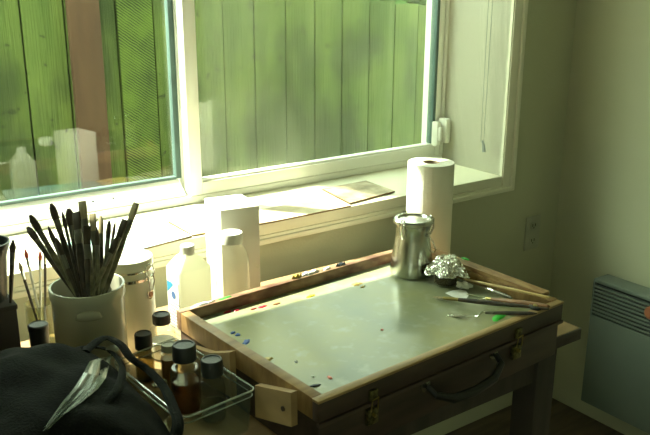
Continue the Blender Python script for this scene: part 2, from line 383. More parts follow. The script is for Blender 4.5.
# rough sawn board with slanting saw marks
def saw_mat():
    mt, nt, out = nodes('saw_marked_board'); N, L = nt.nodes, nt.links
    b = N.new('ShaderNodeBsdfPrincipled'); b.inputs['Roughness'].default_value = .85; L.new(b.outputs[0], out.inputs[0])
    tc = N.new('ShaderNodeTexCoord'); mp = N.new('ShaderNodeMapping'); mp.inputs['Rotation'].default_value = (0, R(-35), 0); L.new(tc.outputs['Object'], mp.inputs[0])
    w = N.new('ShaderNodeTexWave'); w.bands_direction = 'Z'; w.inputs['Scale'].default_value = 38; w.inputs['Distortion'].default_value = 2.2; w.inputs['Detail'].default_value = 3; L.new(mp.outputs[0], w.inputs[0])
    n = N.new('ShaderNodeTexNoise'); n.inputs['Scale'].default_value = 9; L.new(tc.outputs['Object'], n.inputs['Vector'])
    ml = N.new('ShaderNodeMath'); ml.operation = 'MULTIPLY_ADD'; ml.inputs[1].default_value = .45; L.new(w.outputs[1], ml.inputs[0]); L.new(n.outputs[0], ml.inputs[2])
    r = N.new('ShaderNodeValToRGB'); e = r.color_ramp.elements; e[0].position = .55; e[0].color = (.018, .03, .008, 1); e[1].position = .78; e[1].color = (.125, .19, .028, 1)
    L.new(ml.outputs[0], r.inputs[0]); L.new(r.outputs[0], b.inputs['Base Color']); return mt
M['saw'] = saw_mat()
bm = B(); ja = xf(119); jb = xf(155); box(bm, ja+.003, jb-.003, FY-.006, FY-.002, FL+.03, ftop(ja)-.004)
bmesh.ops.translate(bm, vec=(-1.3, -FY, -FL+.02), verts=bm.verts); obj('rough_board', bm, 'saw', fen)
def leafcloud(n, cx, cy, cz, rx, ry, rz_, size, seed):
    rnd = random.Random(seed); bm = B()
    for _ in range(n):
        while True:
            u = Vector((rnd.uniform(-1, 1), rnd.uniform(-1, 1), rnd.uniform(-1, 1)))
            if u.length <= 1: break
        p = Vector((u.x*rx, u.y*ry, u.z*rz_))
        rot = Matrix.Rotation(rnd.uniform(0, 6.28), 4, 'Z') @ Matrix.Rotation(rnd.uniform(-1.2, 1.2), 4, 'X')
        s = size*rnd.uniform(.6, 1.3)
        pts = [Vector((-s, 0, 0)), Vector((-s*.3, s*.45, .1*s)), Vector((s*.6, s*.35, .05*s)), Vector((s*1.2, 0, 0)), Vector((s*.6, -s*.35, .05*s)), Vector((-s*.3, -s*.45, .1*s))]
        bm.faces.new([bm.verts.new(rot @ q + p + Vector((cx, cy, cz))) for q in pts])
    return bm
tr = thing('leafy_tree', 'leafy green tree standing behind the fence', 'tree', (2.2, 3.7, FL-.02))
def tb(pts, rad): 
    bm = B(); tube(bm, pts, rad, 10); return bm
bm = tb([(0, 0, 0), (.05, 0, 1.5), (-.1, -.05, 2.3), (-.5, -.1, 3.0)], [.11, .09, .07, .03]); tube(bm, [(-.02, 0, 2.0), (.5, 0, 2.6), (.9, .1, 3.1)], [.06, .04, .02], 8)
tube(bm, [(-.1, -.05, 2.3), (-.9, -.2, 2.9), (-1.5, -.3, 3.2)], [.05, .03, .015], 8)
obj('trunk', bm, 'bark', tr)
bm = leafcloud(4200, -.72, -.2, 3.45, 1.30, .8, 1.05, .085, 3); obj('foliage', bm, 'leaf', tr, smooth=False)
hd = thing('shrub', 'dark green shrub showing above the fence top at right', 'shrub', (3.0, 3.05, FL-.02))
bm = tb([(0, 0, 0), (0, .05, 1.2)], [.04, .02]); obj('stem', bm, 'bark', hd)
bm = leafcloud(7500, -.1, .14, 1.22, 1.6, .36, .46, .055, 5); obj('foliage', bm, 'leaf', hd, smooth=False)

# ---------------------------------------------------------------- table
TT = -.69
tb_ = thing('work_table', 'brown wooden work table under the window, holding the paint box and jars', 'table', (.4, 1.25, FL))
tx0, tx1, ty0, ty1 = -.75, 1.31, .905, 1.507
def T(name, bm, m): bmesh.ops.translate(bm, vec=(-.4, -1.25, -FL), verts=bm.verts); return obj(name, bm, m, tb_)
bm = B(); box(bm, tx0, tx1, ty0, ty1, TT-.025, TT, bev=.003); T('tabletop', bm, 'table')
bm = B(); box(bm, tx0-.001, tx1+.001, ty0-.004, ty0, TT-.026, TT-.001, bev=.001); T('shaded_edge', bm, 'table_dark')  # dark strip paints the shade on the table's front edge
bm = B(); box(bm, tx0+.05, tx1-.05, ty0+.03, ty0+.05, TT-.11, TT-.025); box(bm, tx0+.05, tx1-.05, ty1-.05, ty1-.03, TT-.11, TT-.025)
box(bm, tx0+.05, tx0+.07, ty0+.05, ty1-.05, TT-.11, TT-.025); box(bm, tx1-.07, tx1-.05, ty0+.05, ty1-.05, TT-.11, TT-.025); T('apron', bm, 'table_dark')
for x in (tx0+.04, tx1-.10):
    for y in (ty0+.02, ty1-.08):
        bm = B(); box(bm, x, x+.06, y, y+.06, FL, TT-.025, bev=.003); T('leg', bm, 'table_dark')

# ---------------------------------------------------------------- french easel paint box
EA = R(3.1); EL, ED = .59, .416
ez = thing('paint_box', 'wooden paint box easel with smeared glass palette in its open top', 'paint box', (.583, .819, TT), EA)
H0 = 0.; HT = -.58-TT       # .11
def E_(name, bm, m, **k): return obj(name, bm, m, ez, **k)
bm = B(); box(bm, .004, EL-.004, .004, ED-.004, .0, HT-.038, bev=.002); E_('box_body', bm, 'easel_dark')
rw = .016
bm = B(); box(bm, 0, EL, 0, rw-.002, HT-.036, HT-.005, bev=.0015); E_('front_rail', bm, 'easel_dark')  # dark wood puts the shade of the front face into its colour
bm = B(); box(bm, -.0005, EL+.0005, -.0008, rw-.001, HT-.005, HT, bev=.0015); E_('lit_rail_top', bm, 'easel_x')  # paler strip painted for the lit top edge of the same rail
bm = B(); box(bm, 0, EL, ED-rw, ED, HT-.036, HT+.001, bev=.0015); E_('back_rail', bm, 'easel_paint')
bm = B(); box(bm, 0, .019, rw-.002, ED-rw, HT-.036, HT, bev=.0015); E_('side_rail', bm, 'easel')
bm = B(); box(bm, EL-.022, EL, rw-.002, ED-rw, HT-.036, HT+.002, bev=.0015); E_('side_rail', bm, 'easel')
bm = B(); box(bm, .017, EL-.02, rw-.004, ED-rw+.002, HT-.032, HT-.021); pal = E_('palette', bm, 'palette', smooth=False)
# a lower ledge line on the front, latches and handle
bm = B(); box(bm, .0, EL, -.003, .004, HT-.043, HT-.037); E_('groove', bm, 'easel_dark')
for lx in (.105, .455):
    bm = B(); box(bm, lx-.011, lx+.011, -.004, .006, HT-.075, HT-.048, bev=.001); box(bm, lx-.008, lx+.008, -.005, .002, HT-.034, HT-.016, bev=.001)
    l_ = E_('latch', bm, 'brass_dull')
    bm = B(); tube(bm, [(lx-.007, -.006, HT-.05), (lx-.006, -.008, HT-.03), (lx+.006, -.008, HT-.028), (lx+.007, -.006, HT-.05)], .0012, 6)
    lathe(bm, [(.003, 0), (.003, .006)], 10, mx=Matrix.Translation((lx, -.003, HT-.058)) @ Matrix.Rotation(R(90), 4, 'X'))
    obj('latch_hook', bm, 'brass', l_)
bm = B(); tube(bm, [(.225, -.002, HT-.052), (.228, -.018, HT-.062), (.26, -.028, HT-.075), (.31, -.030, HT-.078), (.36, -.028, HT-.073), (.392, -.018, HT-.058), (.395, -.002, HT-.048)], [.005, .006, .008, .0085, .008, .006, .005], 10)
hh = E_('carry_handle', bm, 'leather')
for x, z in ((.225, -.052), (.395, -.048)):
    bm = B(); lathe(bm, [(.011, 0), (.011, .002), (.004, .003)], 14, mx=Matrix.Translation((x, .004, HT+z)) @ Matrix.Rotation(R(90), 4, 'X')); obj('handle_plate', bm, 'steel', hh)
# stepped side struts at the left end
def local_side(y): return y-.819
for poly in ([(1.222, -.634), (1.10, -.609), (1.036, -.583), (1.036, -.665), (1.222, -.685)], [(.964, -.612), (.868, -.583), (.868, -.640), (.964, -.668)]):
    bm = B()
    mxx = Matrix(((0, 0, 1, 0), (1, 0, 0, 0), (0, 1, 0, 0), (0, 0, 0, 1)))
    prism(bm, [(y-.819, z-TT) for y, z in poly], -.012, -.0005, mx=mxx)
    E_('side_strut', bm, 'easel_pale')
    y0, z0 = poly[2] if len(poly) == 5 else poly[1]
    bm = B(); lathe(bm, [(.004, 0), (.004, .002)], 12, mx=Matrix.Translation((-.012, y0-.819+.02, z0-TT-.035)) @ Matrix.Rotation(R(-90), 4, 'Y')); E_('peg', bm, 'easel_dark')
cf_ = (Matrix.Translation((.583, .819, TT)) @ Matrix.Rotation(EA, 4, 'Z')).inverted() @ onz(550.5, 312, -.576); CFX, CFY = cf_.x, max(cf_.y, .013)
bm = B(); lathe(bm, [(.012, 0), (.012, .004), (.010, .005)], 20, mx=Matrix.Translation((CFX, CFY, HT+.001))); cf = E_('corner_fitting', bm, 'black')
bm = B(); lathe(bm, [(.005, 0), (.0045, .002), (.001, .003)], 16, mx=Matrix.Translation((CFX, CFY, HT+.006))); obj('rivet', bm, 'brass', cf)
# smears of paint on palette and rails
Minv = (Matrix.Translation((.583, .819, TT)) @ Matrix.Rotation(EA, 4, 'Z')).inverted()
def dab(px, py, w, h, m, z=-.601, a=0., seed=0, thick=.0025, nm='paint_dab'):
    p = Minv @ onz(px, py, z); rnd = random.Random(seed+int(px*7+py)); bm = B(); n = 14
    ring = []; top = []
    for k in range(n):
        t = 2*PI*k/n; q = rnd.uniform(.65, 1.2); x, y = w*math.cos(t)*q, h*math.sin(t)*q
        ca, sa = math.cos(a), math.sin(a); x, y = x*ca-y*sa, x*sa+y*ca
        ring.append(bm.verts.new((p.x+x, p.y+y, p.z-.0004))); top.append(bm.verts.new((p.x+x*.6, p.y+y*.6, p.z+thick*rnd.uniform(.5, 1))))
    for k in range(n): bm.faces.new((ring[k], ring[(k+1) % n], top[(k+1) % n], top[k]))
    bm.faces.new(top); bm.faces.new(ring[::-1])
    return E_(nm, bm, m)
dab(228, 312, .010, .005, 'paint_red'); dab(236, 310.5, .008, .005, 'paint_red'); dab(262, 307, .012, .005, 'paint_red'); dab(254, 309, .008, .003, 'paint_red')
dab(277, 304, .010, .004, 'paint_brown'); dab(311, 296, .013, .006, 'paint_yellow'); dab(357, 284, .014, .010, 'paint_ochre'); dab(363, 287, .007, .004, 'paint_ochre')
dab(238, 335, .006, .006, 'paint_blue'); dab(246, 342, .013, .006, 'paint_blue', a=.5); dab(233, 333, .006, .004, 'paint_blue'); dab(268, 359, .009, .008, 'paint_ochre')
dab(330, 378, .004, .006, 'paint_pink'); dab(315, 386, .012, .004, 'paint_black', a=-.4); dab(382, 330, .004, .003, 'paint_pink')
dab(313, 377, .003, .003, 'paint_white'); dab(296, 362, .003, .003, 'paint_white'); dab(500, 317, .024, .011, 'paint_green', a=.2)
for px, py in ((345, 262), (352, 260)): pass
# ridge of dried paint on the back rail top
def raildab(u, w, h, m, v=ED-.008, th=.005, seed=0):
    rnd = random.Random(seed); bm = B(); n = 16; ring = []; top = []
    for k in range(n):
        t = 2*PI*k/n; q = rnd.uniform(.6, 1.2); x, y = w*math.cos(t)*q, h*math.sin(t)*q
        ring.append(bm.verts.new((u+x, v+y, HT+.0005))); top.append(bm.verts.new((u+x*.7, v+y*.5, HT+.001+th*rnd.uniform(.3, 1.3))))
    for k in range(n): bm.faces.new((ring[k], ring[(k+1) % n], top[(k+1) % n], top[k]))
    bm.faces.new(top); bm.faces.new(ring[::-1]); E_('paint_dab', bm, m)
raildab(.305, .028, .006, 'paint_white', seed=1, th=.007); raildab(.27, .012, .005, 'paint_ochre', seed=2, th=.008); raildab(.385, .014, .005, 'paint_black', seed=3, th=.006); raildab(.345, .012, .004, 'paint_white', seed=5, th=.004)
raildab(.05, .030, .006, 'paint_white', seed=6, th=.003); raildab(.10, .018, .005, 'paint_green', seed=7, th=.002)

# ---------------------------------------------------------------- things on the table
def at(p): return (p[0], p[1], TT)
# white carton
bx = thing('carton', 'tall white cardboard carton behind the two bottles', 'box', (.744, 1.395, TT), R(-9.5))
bw, bd, bh = .086, .107, .230
bm = B(); box(bm, 0, bw, 0, bd, 0, bh-.0015, bev=.0012); obj('carton_body', bm, 'card', bx)
bm = B(); box(bm, .0006, bw-.0006, -.0004, bd-.002, bh-.0015, bh, bev=.0004); obj('lid_flap', bm, 'card', bx)
bm = B(); box(bm, .002, .005, bd*.30, bd*.45, bh, bh+.0006); obj('lid_slot', bm, 'table_dark', bx)
bm = B(); lathe(bm, [(.0045, 0), (.0045, .0006)], 14, mx=Matrix.Translation((bw-.006, -.0004, bh-.135)) @ Matrix.Rotation(R(90), 4, 'X')); obj('thumb_notch', bm, 'paper', bx)
# alcohol bottle
p = onz(184, 244, -.507)
ab = thing('plastic_bottle', 'milky white plastic alcohol bottle with a blue logo label, beside the canister', 'bottle', (.650, 1.362, TT), R(4))
h = -.507-TT
bm = B(); hx, hy = .0365, .031
superlathe(bm, [(hx*.93, hy*.93, 0), (hx, hy, .005), (hx, hy, h-.048), (hx*.97, hy*.97, h-.043), (.019, .017, h-.022), (.0135, .0135, h-.019), (.0125, .0125, h-.016)], 9.)
obj('bottle_body', bm, 'milky', ab)
bm = B(); lathe(bm, [(.0135, h-.019), (.0145, h-.018), (.0145, h-.002), (.013, h)], 36); obj('cap', bm, 'white', ab)
bm = B(); box(bm, -hx-.0007, -hx+.001, -hy*.72, hy*.72, .018, h-.068); lb = obj('label', bm, 'card', ab, smooth=False); lb['label'] = 'white side label with blue corner logo and grey lettering'
bm = B(); x_ = -hx-.0012
def sidequad(bm, pts):
    bm.faces.new([bm.verts.new((x_, y, z)) for y, z in pts])
sidequad(bm, [(hy*.70, h-.072), (hy*.70, h-.096), (-hy*.1, h-.075), (hy*.1, h-.072)])
obj('logo', bm, mat('logo_blue', (.03, .24, .42), .4), lb, smooth=False)
bm = B(); bm.faces.new([bm.verts.new((x_-.0002, -.002+.0085*math.cos(t*PI/8), h-.097+.0085*math.sin(t*PI/8))) for t in range(16)])
obj('logo', bm, mat('logo_blue_round', (.06, .13, .30), .4), lb, smooth=False)
def text(body, size, parent, loc, rot, m, name='lettering'):
    cu = bpy.data.curves.new(name, 'FONT'); cu.body = body; cu.size = size; cu.align_x = 'CENTER'; cu.align_y = 'CENTER'; cu.extrude = .0001
    o = bpy.data.objects.new(name, cu); C.objects.link(o)
    dg = bpy.context.evaluated_depsgraph_get(); dg.update()
    me = bpy.data.meshes.new_from_object(o.evaluated_get(dg)); bpy.data.objects.remove(o)
    n = bpy.data.objects.new(name, me); C.objects.link(n); me.materials.clear(); me.materials.append(M[m] if isinstance(m, str) else m)
    n.parent = parent; n.location = loc; n.rotation_euler = rot; return n
M['ink'] = mat('grey_ink', (.16, .19, .19), .6)
# lettering on the side label is illegible in the photo: short grey strokes only
bm = B(); rnd = random.Random(4)
for r_ in range(9):
    z = h-.112-r_*.0068; y = hy*.6
    while y > -hy*.6:
        w_ = rnd.uniform(.003, .008); sidequad(bm, [(y, z), (y-w_, z-.001), (y-w_, z-.0035), (y, z-.0025)]); y -= w_+.002
obj('lettering', bm, 'ink', lb, smooth=False)
# tall clear jar with white cap
jp = (.736, 1.337)
jr = thing('glass_bottle', 'tall clear glass bottle with white cap, in front of the carton', 'bottle', at(jp))
h = -.490-TT
bm = B(); rr = .0345
lathe(bm, [(rr*.9, 0), (rr, .006), (rr, h-.062), (rr*.95, h-.05), (.027, h-.034), (.0205, h-.026), (.019, h-.020), (.019, h-.012)], 40); obj('bottle_body', bm, 'bottle_glass', jr)
bm = B(); lathe(bm, [(.0225, h-.022), (.0235, h-.021), (.0235, h-.003), (.022, h)], 40); obj('cap', bm, 'white', jr)
# white canister with wire bail
cp = (.527, 1.366)
cn = thing('storage_canister', 'white ceramic canister with wire bail clasp, right of the brush crock', 'canister', at(cp))
h = -.503-TT; rr = .0465
bm = B(); lathe(bm, [(rr*.95, 0), (rr, .004), (rr, h-.040), (rr*.985, h-.036), (rr*.985, h-.026)], 48); obj('canister_body', bm, 'white_glaze', cn)
bm = B(); lathe(bm, [(rr*.97, h-.023), (rr*1.03, h-.021), (rr*1.04, h-.012), (rr*1.0, h-.004), (rr*.85, h-.0005), (.001, h)], 48); obj('lid', bm, 'white_glaze', cn)
bm = B(); lathe(bm, [(rr*.97, h-.027), (rr*1.0, h-.0265), (rr*1.0, h-.023), (rr*.97, h-.0225)], 48); obj('rubber_seal', bm, 'chrome', cn)
bm = B(); lathe(bm, [(rr*.99, h-.0445), (rr*1.02, h-.044), (rr*1.02, h-.0385), (rr*.99, h-.038)], 48)
a = R(-62); ca, sa = math.cos(a), math.sin(a)
def pol(r_, da, z): return (r_*math.cos(a+da), r_*math.sin(a+da), z)
tube(bm, [pol(rr*1.03, -.22, h-.041), pol(rr*1.16, -.22, h-.030), pol(rr*1.08, -.2, h-.016), pol(rr*1.04, 0, h-.012), pol(rr*1.08, .2, h-.016), pol(rr*1.16, .22, h-.030), pol(rr*1.03, .22, h-.041)], .0013, 8)
tube(bm, [pol(rr*1.12, -.14, h-.030), pol(rr*1.18, -.13, h-.046), pol(rr*1.10, -.1, h-.064), pol(rr*1.10, .1, h-.064), pol(rr*1.18, .13, h-.046), pol(rr*1.12, .14, h-.030)], .0013, 8)
obj('wire_clasp', bm, 'chrome', cn)
bm = B(); lathe(bm, [(.0095, 0), (.0095, .0015), (.007, .002)], 24, mx=Matrix.Translation(pol(rr*1.02, .02, h-.073)) @ Matrix.Rotation(a, 4, 'Z') @ Matrix.Rotation(R(90), 4, 'Y')); obj('pull_tag', bm, 'chrome', cn)
bm = B(); lathe(bm, [(.0055, 0), (.0055, .001)], 20, mx=Matrix.Translation(pol(rr*1.06, .02, h-.073)) @ Matrix.Rotation(a, 4, 'Z') @ Matrix.Rotation(R(90), 4, 'Y')); obj('tag_centre', bm, 'knob', cn)
# brush crock
kp = (.418, 1.283); kr = .0645; kh = -.512-TT
ck = thing('stoneware_crock', 'large cream stoneware crock packed with paintbrushes', 'crock', at(kp))
bm = B()
lathe(bm, [(kr*.93, 0), (kr*.95, .006), (kr*.96, kh-.022), (kr, kh-.018), (kr, kh-.004), (kr*.985, kh), (kr*.93, kh), (kr*.91, kh-.006), (kr*.90, .012), (.001, .010)], 56, capt=False)
obj('crock_body', bm, 'cream_glaze', ck)
# embossed ear on the crock
bm = B(); aa = R(-110)
tube(bm, [(kr*.965*math.cos(aa+d), kr*.965*math.sin(aa+d), kh-z) for d, z in ((-.34, .040), (-.26, .036), (-.1, .034), (.1, .034), (.26, .036), (.34, .040))], [.002, .007, .009, .009, .007, .002], 12)
obj('ear', bm, 'cream_glaze', ck)

# brushes: a family of prototypes, each with handle, ferrule and bristles
def make_brush(label, tipw, kind, L, hm, bmat, group):
    t = thing('paintbrush', label, 'paintbrush', (0, 0, 0), 0, group)
    r0 = max(.0024, tipw*.40)
    bm = B(); hl = L-.055
    lathe(bm, [(r0*.5, 0), (r0*.75, hl*.1), (r0*.8, hl*.5), (r0*1.15, hl*.85), (r0*.9, hl)], 12); obj('handle', bm, hm, t)
    bm = B()
    if kind == 'flat': superlathe(bm, [(r0*.95, r0*.95, hl-.001), (r0*1.1, r0*.9, hl+.008), (tipw*.5, .0022, hl+.024)], 3., 20)
    else: lathe(bm, [(r0*.95, hl-.001), (r0*1.05, hl+.006), (tipw*.42, hl+.024)], 14)
    obj('ferrule', bm, 'ferrule', t)
    bm = B(); z0 = hl+.023
    if kind == 'flat': superlathe(bm, [(tipw*.48, .002, z0), (tipw*.52, .0028, z0+.016), (tipw*.50, .0018, L-.001), (tipw*.46, .0010, L)], 3.5, 24)
    elif kind == 'round': lathe(bm, [(tipw*.40, z0), (tipw*.5, z0+.010), (tipw*.38, z0+.022), (tipw*.06, L)], 14)
    else: superlathe(bm, [(tipw*.44, .0026, z0), (tipw*.54, .0034, z0+.012), (tipw*.46, .0026, z0+.024), (tipw*.2, .001, L)], 2.2, 20)
    obj('bristles', bm, bmat, t)
    return t
def dup(root, label=None, group=None):
    r_ = root.copy(); C.objects.link(r_)
    if label: r_['label'] = label
    if group: r_['group'] = group
    for ch in list(root.children):
        c = ch.copy(); C.objects.link(c); c.parent = r_
    return r_
D0 = Vector((kp[0], kp[1], -.512)).dot(F)
def place_brush(o, tip, ent, dt=0., de=0., L=.30, twist=0.):
    a_ = ondepth(*tip, D0+dt); b_ = ondepth(*ent, D0+de)
    d = (b_-a_).normalized()
    # limit to inside the crock
    c = Vector((kp[0], kp[1], 0)); Lm = L
    for k in range(400):
        q = a_+d*(k*.001)
        if q.z < TT+.0135: Lm = k*.001; break
        if q.z < -.512 and (Vector((q.x, q.y, 0))-c).length > kr*.90-.005: Lm = k*.001; break
    o.scale = (1, 1, 1)
    z = -d; x = Vector(Rt)-z*Vector(Rt).dot(z); x.normalize(); y = z.cross(x)
    mm = Matrix((x, y, z)).transposed().to_4x4() @ Matrix.Rotation(twist, 4, 'Z')
    mm.translation = a_+d*Lm
    o.matrix_world = mm; return Lm
BR = [ # tip px, entry px, depth offsets, tip width, kind, handle, bristle, label
 ((27.5, 227), (66, 281), .03, .0, .0125, 'filbert', 'handle_dark', 'bristle_dark', 'dark filbert brush leaning furthest left in the crock, lower of two'),
 ((30, 215), (70, 283), -.01, -.01, .012, 'filbert', 'handle_olive', 'bristle_dark', 'dark filbert brush leaning left, upper of the leftmost pair'),
 ((48, 226), (72, 285), -.03, -.03, .009, 'round', 'handle_olive', 'bristle_dark', 'short thin round brush between the left leaning brushes'),
 ((51, 203.5), (77, 283), .02, .01, .013, 'filbert', 'handle_dark', 'bristle_dark', 'tall dark oval headed brush left of the thin one'),
 ((62, 211), (79, 286), -.02, -.03, .007, 'round', 'handle_dark', 'bristle_dark', 'slim round brush just left of the broad dark heads'),
 ((68.5, 208.5), (82, 284), .03, .02, .015, 'filbert', 'handle_dark', 'bristle_dark', 'broad rounded dark brush left of the darkest flat one'),
 ((76, 212), (84, 287), -.01, -.03, .016, 'flat', 'handle_dark', 'bristle_dark', 'darkest wide flat brush in the middle of the crock'),
 ((82, 201), (91, 285), .0, .0, .0165, 'flat', 'handle_olive', 'bristle_tan', 'tallest wide flat brush with tan bristles at the crock centre'),
 ((92.5, 213.5), (97, 284), .02, .01, .012, 'flat', 'handle_olive', 'bristle_tan', 'medium flat brush right of the tallest tan one'),
 ((97, 227), (98, 287), -.03, -.04, .008, 'round', 'handle_olive', 'bristle_dark', 'short round brush half hidden in front of two flat ones'),
 ((100.7, 216), (102, 284), .03, .02, .0095, 'filbert', 'handle_dark', 'bristle_tan', 'small filbert brush with brownish tip right of centre'),
 ((109.4, 220.5), (104, 283), .0, .0, .0095, 'filbert', 'handle_olive', 'bristle_dark', 'narrow dark brush standing nearly upright right of centre'),
 ((115.5, 220.5), (105, 285), .03, .02, .006, 'round', 'handle_dark', 'bristle_dark', 'thinnest round brush left of the angled pair'),
 ((125, 219.5), (102, 285), -.02, -.02, .012, 'flat', 'handle_olive', 'bristle_dark', 'flat brush leaning right with dark angled head'),
 ((136.5, 203), (108, 283), .01, .01, .0125, 'flat', 'handle_olive', 'bristle_tan', 'tall tan tipped brush leaning furthest right'),
 ((118, 236), (96, 286), -.04, -.045, .010, 'filbert', 'handle_olive', 'bristle_dark', 'short brown filbert brush in front, leaning right'),
 ((56, 238), (75, 288), -.04, -.045, .010, 'filbert', 'handle_dark', 'bristle_dark', 'short dark filbert brush in front, leaning left'),
 ((87, 226), (88, 288), -.035, -.045, .012, 'flat', 'handle_dark', 'bristle_dark', 'low dark flat brush in front of the tallest one'),
]
for tip, ent, dt, de, tw, kind, hm, bt, lab in BR:
    # measure the length first, then build to fit
    probe = bpy.data.objects.new('probe', None)
    Lm = place_brush(probe, tip, ent, dt, de); bpy.data.objects.remove(probe)
    o = make_brush(lab, tw, kind, Lm, hm, bt, 'paintbrushes in the crock')
    place_brush(o, tip, ent, dt, de, twist=random.uniform(-.5, .5))

# ---------------------------------------------------------------- small capped bottles
def capped(name, label, p, ztop, cr, ch, br, bh, neck, liquid, lm, gm='bottle_glass2', capm='black', zb=TT, grp=None):
    t = thing(name, label, 'bottle', (p[0], p[1], zb), 0, grp)
    h = ztop-zb; bm = B()
    lathe(bm, [(br*.9, 0), (br, .004), (br, bh), (br*.9, bh+.008), (cr*.85, h-ch-neck), (cr*.8, h-ch+.003)], 32); obj('bottle_body', bm, gm, t)
    if liquid:
        bm = B(); lathe(bm, [(br*.86, .003), (br*.93, .006), (br*.93, liquid)], 28); obj('liquid', bm, lm, t)
    bm = B(); n = 36; rings = []
    for (rf, z) in ((1, h-ch), (1, h-.003), (.93, h), ):
        rings.append([bm.verts.new((cr*rf*(1+.03*(k % 2)*(rf == 1))*math.cos(2*PI*k/n), cr*rf*(1+.03*(k % 2)*(rf == 1))*math.sin(2*PI*k/n), z)) for k in range(n)])
    rings.append([bm.verts.new((cr*.8*math.cos(2*PI*k/n), cr*.8*math.sin(2*PI*k/n), h)) for k in range(n)])
    rings.append([bm.verts.new((cr*.76*math.cos(2*PI*k/n), cr*.76*math.sin(2*PI*k/n), h-.0015)) for k in range(n)])
    for a_, b_ in zip(rings, rings[1:]):
        for k in range(n): bm.faces.new((a_[k], a_[(k+1) % n], b_[(k+1) % n], b_[k]))
    bm.faces.new(rings[0][::-1]); bm.faces.new(rings[-1]); obj('cap', bm, capm, t)
    return t
G = 'small capped bottles in front of the canister'
capped('glass_bottle', 'small clear bottle with black cap beside the corner of the paint box', (.552, 1.283), -.602, .0165, .018, .0245, .050, .012, .035, 'paint_white', 'bottle_glass', grp=G)
capped('glass_bottle', 'small bottle with black cap nearest the canister foot, just outside the tray', (.487, 1.216), -.598, .0150, .028, .017, .045, .008, .04, 'oil', grp=G)
capped('glass_bottle', 'bottle of amber oil with tall black ribbed cap inside the tray', (.502, 1.083), -.571, .0190, .027, .0245, .070, .014, .055, 'amber', grp=G)
capped('glass_bottle', 'smoky bottle with black cap nearest the strut of the paint box', (.524, 1.030), -.582, .0172, .027, .0205, .060, .012, .03, 'oil', grp=G)
capped('glass_bottle', 'little jar of orange medium with a pale grey lid', (.508, 1.158), -.602, .0125, .012, .0145, .062, .006, .062, 'orange', capm='outlet', grp=G)
tp = thing('tin', 'tiny round tin with shiny metal lid under the black strap', 'tin', (.477, 1.132, TT))
bm = B(); lathe(bm, [(.0125, 0), (.0125, .028)], 28); obj('tin_body', bm, 'steel', tp)
bm = B(); lathe(bm, [(.0135, .026), (.0138, .027), (.0138, .034), (.012, .036), (.0105, .0345), (.001, .0345)], 32, capt=False); obj('lid', bm, 'chrome', tp)
# clear tray
def quadtray():
    A, B1, C1, D1 = [onz(*q, -.615) for q in ((184, 419), (256, 389), (176, 337.5), (113, 362))]
    ctr = (A+B1+C1+D1)/4; ctr.z = TT
    t = thing('plastic_tray', 'clear rectangular plastic tray around the small bottles', 'tray', ctr)
    def rp(sc, z, rad=.012, n=5):
        P = [((q-ctr)*sc) for q in (A, B1, C1, D1)]; out = []
        for i in range(4):
            p0, p1, p2 = P[i-1], P[i], P[(i+1) % 4]; u = (p0-p1); u.z = 0; u.normalize(); v = (p2-p1); v.z = 0; v.normalize()
            for k in range(n+1):
                s = k/n; a_ = p1+u*rad; b_ = p1+v*rad; c_ = (a_*(1-s)+p1*s)*(1-s)+(p1*(1-s)+b_*s)*s; out.append((c_.x, c_.y, z))
        return out
    bm = B(); hh_ = -.615-TT
    loops = [[bm.verts.new(c) for c in rp(.93, .001)], [bm.verts.new(c) for c in rp(.985, hh_)], [bm.verts.new(c) for c in rp(.97, hh_)], [bm.verts.new(c) for c in rp(.915, .003)]]
    for a_, b_ in zip(loops, loops[1:]):
        for k in range(len(a_)): bm.faces.new((a_[k], a_[(k+1) % len(a_)], b_[(k+1) % len(a_)], b_[k]))
    bm.faces.new(loops[0][::-1]); obj('tray_wall', bm, 'plastic_clear', t)
    bm = B()
    for sc, z, r_ in ((1., hh_, .0017), (.985, hh_-.011, .0011)):
        L_ = rp(sc, z); L_ = [Vector(q) for q in L_]; L_.append(L_[0]); tube(bm, L_, r_, 8)
    obj('tray_rim', bm, 'chromeclear', t)
    return t
M['chromeclear'] = thin_glass('clear_rim', (.8, .84, .76), 1.9, rough=.12, haze=.28, hazecol=(.7, .75, .66))
quadtray()

# ---------------------------------------------------------------- paper roll
rp_ = thing('paper_towel_roll', 'white paper towel roll standing on end behind the steel pot', 'paper towel roll', (1.262, 1.318, TT))
bm = B(); R0 = .0545; hh = .28
lathe(bm, [(R0*.985, 0), (R0, .002), (R0, hh-.002), (R0*.985, hh), (.021, hh), (.0205, hh-.002), (.0205, .0), ], 56, capb=False, capt=False); obj('paper', bm, 'paper', rp_)
bm = B(); lathe(bm, [(.0203, .001), (.0203, hh-.001), (.0188, hh-.001), (.0188, .001), (.0203, .001)], 40, capb=False, capt=False); obj('cardboard_core', bm, 'tube', rp_)
bm = B(); a0 = R(-150)
bm2 = [(R0+.0006)*1.0]
for k in range(6): pass
pts = [((R0+.0007)*math.cos(a0+k*.12), (R0+.0007)*math.sin(a0+k*.12)) for k in range(4)]
prism(bm, pts+[(x*.996, y*.996) for x, y in pts[::-1]], .001, hh-.001); obj('loose_sheet', bm, 'paper', rp_)

